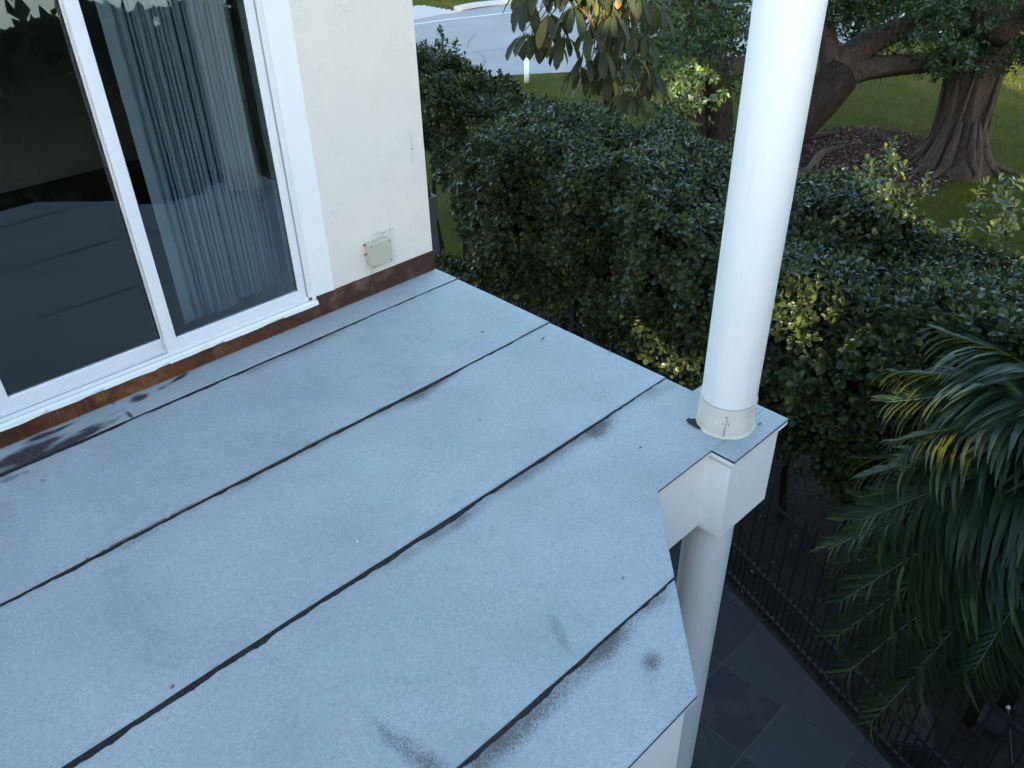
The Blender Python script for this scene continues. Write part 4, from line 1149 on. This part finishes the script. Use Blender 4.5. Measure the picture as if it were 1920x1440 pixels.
# umbrella tree hanging its big drooping leaves over the far end of the hedge
ut = empty("umbrella_tree", (6.6, 4.3, GZ), "umbrella tree with large drooping oblong leaves hanging before the road", "tree")
branch("trunk", [(6.75, 4.15, GZ), (6.7, 4.1, -1.6), (6.5, 3.9, -0.2), (6.2, 3.7, 1.2)], 0.10, 0.06, ut, 14, 10, 0.05)
hubs = []
for (px0, py0, d) in [(985, -5, 10.2), (1030, 20, 10.0), (1075, 5, 9.8), (1060, 60, 10.3), (1105, 45, 9.9), (1130, 85, 10.4), (1150, 20, 10.0), (1095, 100, 10.4), (1180, 50, 10.6), (1020, -40, 10.0), (1090, -45, 9.8), (1160, -45, 10.0), (1200, -10, 10.3),
                     (1140, 130, 10.8), (1210, 60, 10.8), (1240, 10, 10.6), (1000, 55, 10.5), (1190, 100, 11.2), (1225, 130, 11.4), (1170, 165, 11.6), (1130, -90, 10.0), (1050, -95, 10.0)]:
    hubs.append(at(px0, py0, d))
    hubs.append(at(px0 + random.uniform(-35, 35), py0 + random.uniform(-25, 25), d + random.uniform(0.1, 0.6)))
Pu, Du, Nu, Su = [], [], [], []
for h in hubs:
    V, F = tube(curve_pts([(6.4 + random.uniform(-.1, .1), 3.8, random.uniform(0.2, 1.1)), tuple(0.5 * (h + np.array([6.4, 3.8, 1.0])) + np.array([0, 0, 0.25])), tuple(h)], 10), np.linspace(0.018, 0.006, 10), 6)
    obj("leaf_stalk", mesh("leaf_stalk", V, F, True), ut, M['rachis'])
    nl = random.randint(6, 8); ph = random.uniform(0, 6)
    for k in range(nl):
        t = ph + 2 * math.pi * k / nl
        dr = random.uniform(0.9, 1.9)
        d = np.array([math.cos(t), math.sin(t), -dr]); d /= np.linalg.norm(d)
        Pu.append(h + d * 0.02); Du.append(d); Nu.append(np.array([math.cos(t) * dr, math.sin(t) * dr, 1.0]) + rng.normal(0, .25, 3)); Su.append(random.uniform(0.30, 0.46))
Pu, Du, Nu, Su = map(np.array, (Pu, Du, Nu, Su))
leaf_objects("leaf", leaf_unit("leaf", L_SCHEF, M['schef']), ut, Pu, frames(Du, Nu), Su)

# ================================================================== PALM
palm = empty("areca_palm", (1.95, -4.0, GZ), "feathery green palm with arching fronds rising beside the balcony corner", "palm")
PC = np.array([1.82, -3.85, -0.95])
for (dx, dy, h) in [(0, 0, 2.1), (0.22, 0.12, 1.7), (0.05, -0.25, 1.8), (-0.14, 0.10, 1.3)]:
    V, F = tube([(1.9 + dx * 1.6, -3.95 + dy * 1.6, GZ), (1.86 + dx, -3.9 + dy, GZ + h * .6), (1.82 + dx * .7, -3.85 + dy * .7, GZ + h)], [0.06, 0.05, 0.035], 10)
    obj("trunk", mesh("trunk", V, F, True), palm, M['rachis'])
FR = [  # base offset, tip, lift
    ((0, 0, 0.10), (1.02, -2.92, -0.50), 0.42), ((0.02, 0.02, 0.05), (0.70, -2.95, -0.92), 0.34), ((0, 0, 0), (0.45, -3.05, -1.35), 0.34), ((-.05, 0, -.2), (0.34, -3.22, -1.80), 0.30), ((-.05, 0, -.3), (0.36, -3.45, -2.05), 0.25),
    ((0, 0.05, 0.1), (1.50, -2.65, -0.35), 0.40), ((0.05, .05, 0.1), (2.2, -2.5, -0.25), 0.45), ((0.05, 0, .1), (2.9, -2.9, -0.6), 0.5), ((-.05, -.05, 0), (0.75, -4.05, -1.15), 0.42), ((-.05, .05, 0), (0.58, -2.88, -1.10), 0.36), ((-.05, .05, -.1), (0.42, -3.1, -1.60), 0.30),
    ((0, -.1, 0), (1.6, -5.2, -0.9), 0.5), ((.1, -.1, 0), (2.8, -4.9, -0.9), 0.5), ((.1, 0, 0), (3.2, -3.9, -0.8), 0.5), ((0, .05, .05), (0.85, -2.85, -0.72), 0.40), ((0, .08, -.1), (0.85, -2.70, -1.45), 0.28), ((0, .05, -.3), (1.15, -2.75, -1.75), 0.22), ((0, .05, 0), (1.0, -2.75, -1.25), 0.30), ((0, 0, .1), (1.25, -2.75, -0.42), 0.46), ((-.05, 0, -.2), (0.55, -3.55, -1.6), 0.3), ((0, .05, -.2), (1.6, -2.5, -1.2), 0.3), ((0, 0, -.1), (0.62, -3.8, -1.45), 0.34), ((0.1, .05, .1), (1.75, -2.75, -0.1), 0.35)]
Pf, Df, Nf, Sf, If = [], [], [], [], []
fronds = []
for fi, (b, tip, lift) in enumerate(FR):
    fr = empty("frond", (0, 0, 0)); fr.parent = palm; fr.location = (PC[0] - 1.95, PC[1] + 4.0, PC[2] - GZ)
    fronds.append(fr)
    a = PC + np.array(b); tip = np.array(tip); L = np.linalg.norm(tip - a)
    mid = a * 0.5 + tip * 0.5 + np.array([0, 0, lift * 0.85]); q1 = a * 0.8 + tip * 0.2 + np.array([0, 0, lift * 0.62])
    pts = curve_pts([tuple(a), tuple(q1), tuple(mid), tuple(tip)], 30)
    V, F = tube(pts, np.linspace(0.013, 0.003, 30), 6)
    obj("rachis", mesh("rachis", V, F, True), fr, M['rachis'])
    twist = random.uniform(-0.35, 0.35)
    nlf = 46
    for k in range(nlf):
        u = 0.16 + 0.82 * k / (nlf - 1)
        x = u * 29; i = min(int(x), 28); p = pts[i].lerp(pts[i + 1], x - i); t = (pts[i + 1] - pts[i]).normalized()
        sd = t.cross(Vector((0, 0, 1))).normalized(); up = sd.cross(t)
        sd, up = (sd * math.cos(twist) + up * math.sin(twist)), (up * math.cos(twist) - sd * math.sin(twist))
        ln = (0.58 * math.sin(math.pi * (0.18 + 0.78 * u)) ** 0.7) * min(1.0, L / 1.3)
        for s_ in (-1, 1):
            fw = 0.55 + 0.75 * u + random.uniform(-.12, .12)
            d = sd * s_ + t * fw + up * (0.30 - 0.35 * u) + Vector((random.uniform(-.10, .10), random.uniform(-.10, .10), -0.22 + random.uniform(-.30, .12)))
            Pf.append(p[:]); Df.append(d[:]); Nf.append((up * 0.9 - sd * s_ * 0.5)[:]); Sf.append(ln * random.uniform(0.85, 1.12)); If.append(fi)
Pf, Df, Nf, Sf, If = map(np.array, (Pf, Df, Nf, Sf, If))
Rf = frames(Df, Nf)
tipp = Pf + Df / np.linalg.norm(Df, axis=1, keepdims=True) * Sf[:, None] * 0.5
px, py, dep = project(tipp)
sc = np.where((px > 1380) & (px < 1930) & (py > 600) & (py < 1450) & (dep > 0), Sf / dep, 0)
pick = np.argsort(-sc)[:300]; rest = np.setdiff1d(np.arange(len(Pf)), pick)
lu = leaf_unit("leaflet", L_PALM, M['palm'])
for fi in range(len(FR)):
    m = pick[If[pick] == fi]
    leaf_objects("leaflet", lu, fronds[fi], Pf[m], Rf[m], Sf[m])
tag(obj("leaflets", leaves_mesh("leaflets", L_PALM, Pf[rest], Rf[rest], Sf[rest], rng.random(len(rest))), palm, M['palm']), kind="stuff")

# ================================================================== GROUND STUFF
def grass(n, xr, yr, cond, size):
    x = rng.uniform(*xr, n); y = rng.uniform(*yr, n)
    k = cond(x, y); x, y = x[k], y[k]; n = len(x)
    d = rng.normal(0, 0.55, (n, 3)); d[:, 2] = 1.0
    P = np.stack([x, y, np.full(n, GZ)], 1)
    r = np.clip(0.30 + 0.5 * fnoise(x * .5, y * .5, 8) + rng.normal(0, 0.2, n), 0, 1)
    return P, frames(d, rand_dirs(n)), size * (0.6 + 0.8 * rng.random(n)), r
def lawn_ok(x, y):
    near = np.interp(x, [p[0] for p in ROAD_NEAR], [p[1] for p in ROAD_NEAR])
    far = np.interp(x, [p[0] for p in ROAD_FAR[::-1]], [p[1] for p in ROAD_FAR[::-1]])
    m = ((x - 12.5) / 2.35) ** 2 + ((y - 2.75) / 1.65) ** 2 > 1
    return ((y < near - 0.1) & m & ~((x < 6.4) & (y < 4.4))) | ((y > far + 0.4) & (x > 18.7))
g1 = grass(130000, (4.2, 24), (-1.5, 26), lawn_ok, 0.075)
tag(obj("grass_blades", leaves_mesh("grass_blades", L_BLADE, *g1), None, M['blade']), "short mown green grass blades on the lawn and verge", "grass", kind="stuff")
n = 9000
th = rng.uniform(0, 2 * math.pi, n); rr = np.sqrt(rng.random(n))
Pm = np.stack([12.5 + 2.6 * rr * np.cos(th), 2.75 + 1.85 * rr * np.sin(th), np.full(n, GZ + 0.02) + rng.uniform(0, .02, n)], 1)
d = rng.normal(0, 1, (n, 3)); d[:, 2] *= 0.25
tag(obj("wood_chips", leaves_mesh("wood_chips", L_CARD, Pm, frames(d, np.tile([0, 0, 1.0], (n, 1)) + rng.normal(0, .3, (n, 3))), rng.uniform(0.03, 0.09, n), rng.random(n)), None, M['chip']), "brown wood chips and leaf litter around the ficus trunks", "mulch", kind="stuff")
n = 3500
y = rng.uniform(-5, 4.2, n); x = 1.62 + 0.345 * (y + 1.75) + rng.uniform(0.0, 1.9, n) ** 1.2
Ps = np.stack([x, y, np.full(n, GZ + 0.016) + rng.uniform(0, .015, n)], 1)
d = rng.normal(0, 1, (n, 3)); d[:, 2] *= 0.2
tag(obj("leaf_litter", leaves_mesh("leaf_litter", L_CARD, Ps, frames(d, np.tile([0, 0, 1.0], (n, 1)) + rng.normal(0, .3, (n, 3))), rng.uniform(0.012, 0.04, n), rng.random(n) ** 3), None, M['chip']), "fallen leaf litter on the dark soil behind the iron fence", "leaf litter", kind="stuff")
# surface roots in the mulch
for k, ctrl in enumerate([[(9.9, 3.2, GZ + .05), (11.2, 2.9, GZ + .10), (12.6, 3.3, GZ + .06), (14.2, 3.0, GZ)], [(10.0, 3.0, GZ + .04), (11.4, 2.2, GZ + .09), (12.8, 1.9, GZ + .04)], [(11.0, 3.8, GZ), (12.8, 4.1, GZ + .08), (14.4, 3.7, GZ)]]):
    V, F = tube(curve_pts(ctrl, 16), np.interp(np.linspace(0, 1, 16), [0, .5, 1], [.11, .09, .03]), 9)
    obj("root", mesh("root", V, F, True), tm, M['bark'])

# ================================================================== BEHIND THE CAMERA: what the glass mirrors and trees added to shade the balcony
bh = empty("garden_hedge", (3, -9.6, GZ), "tall dark clipped hedge mirrored in the door glass before the bright canal", "hedge")
n = 28000
Pb = np.stack([rng.uniform(-17, 11, n), -9.6 + rng.normal(0, 0.45, n), rng.uniform(GZ, 0.34, n) + 0.06 * rng.normal(0, 1, n)], 1)
Pb, Db, Sb = clear_gaps(Pb, rand_dirs(n), rng.uniform(0.26, 0.42, n))
n = len(Pb)
tag(obj("leaves", leaves_mesh("leaves", L_CARD, Pb, frames(Db, rand_dirs(n)), Sb, rng.random(n) * 0.7), bh, M['ficus']), kind="stuff")
boxes("hedge_core", [((-17, -9.75, GZ), (11, -9.45, -0.45))], M['twig'], bh)  # solid core added so no sun leaks through the leaves
def sun_block_tree(x, y, spread, z0, z1, label, cards):  # unseen tree added as a sun blocker, its crown opened for the sun spots
    t = empty("sun_block_tree", (x, y, GZ), label, "tree", "unseen trees added to block the low sun")
    branch("trunk", [(x, y, GZ), (x + random.uniform(-.2, .2), y, 0), (x + random.uniform(-.4, .4), y, z0 + 1.5)], 0.28, 0.16, t, 10, 10, .06)
    h = rng.random(cards)                                  # a broad crown that closes up with its neighbours
    P = np.stack([x + rng.uniform(-1, 1, cards) * spread * (1 - 0.35 * h ** 3), y + rng.normal(0, 0.9, cards), z0 + (z1 - z0) * h + rng.normal(0, 0.08, cards)], 1)
    P, D, S = clear_gaps(P, rand_dirs(cards), rng.uniform(0.50, 0.75, cards))
    n = len(P)
    tag(obj("crown", leaves_mesh("crown", L_CARD, P, frames(D, rand_dirs(n)), S, rng.random(n)), t, M['ficus']), kind="stuff")
for i, x in enumerate(np.arange(-22, 9.1, 3.1)):
    sun_block_tree(x, -13.5 + 0.6 * math.sin(i * 2.1), 1.9, 0.95, 5.3 + 0.5 * math.sin(i * 1.7), "unseen dense tree placed behind the camera to block the low sun", 4800)

# broad tree added out of view right of the palm to darken that corner
sd = empty("added_shade_tree", (5.6, -6.2, GZ), "broad dense tree added out of view to darken the palm bed", "tree")
branch("trunk", [(5.6, -6.2, GZ), (5.5, -6.1, -1), (5.2, -5.8, 1.4)], 0.24, 0.16, sd, 10, 10, .06)
branch("limb", [(5.3, -5.9, 0.8), (4.5, -5.2, 1.7), (3.6, -4.7, 2.1)], 0.12, 0.05, sd, 10, 10, .06)
n = 5200
d = rand_dirs(n) * (rng.random(n) ** 0.4)[:, None]
P = np.array([5.0, -5.4, 2.5]) + d * np.array([2.6, 2.3, 1.5])
P, D, S = clear_gaps(P, rand_dirs(n), rng.uniform(0.26, 0.40, n)); n = len(P)
tag(obj("crown", leaves_mesh("crown", L_CARD, P, frames(D, rand_dirs(n)), S, rng.random(n)), sd, M['ficus']), kind="stuff")
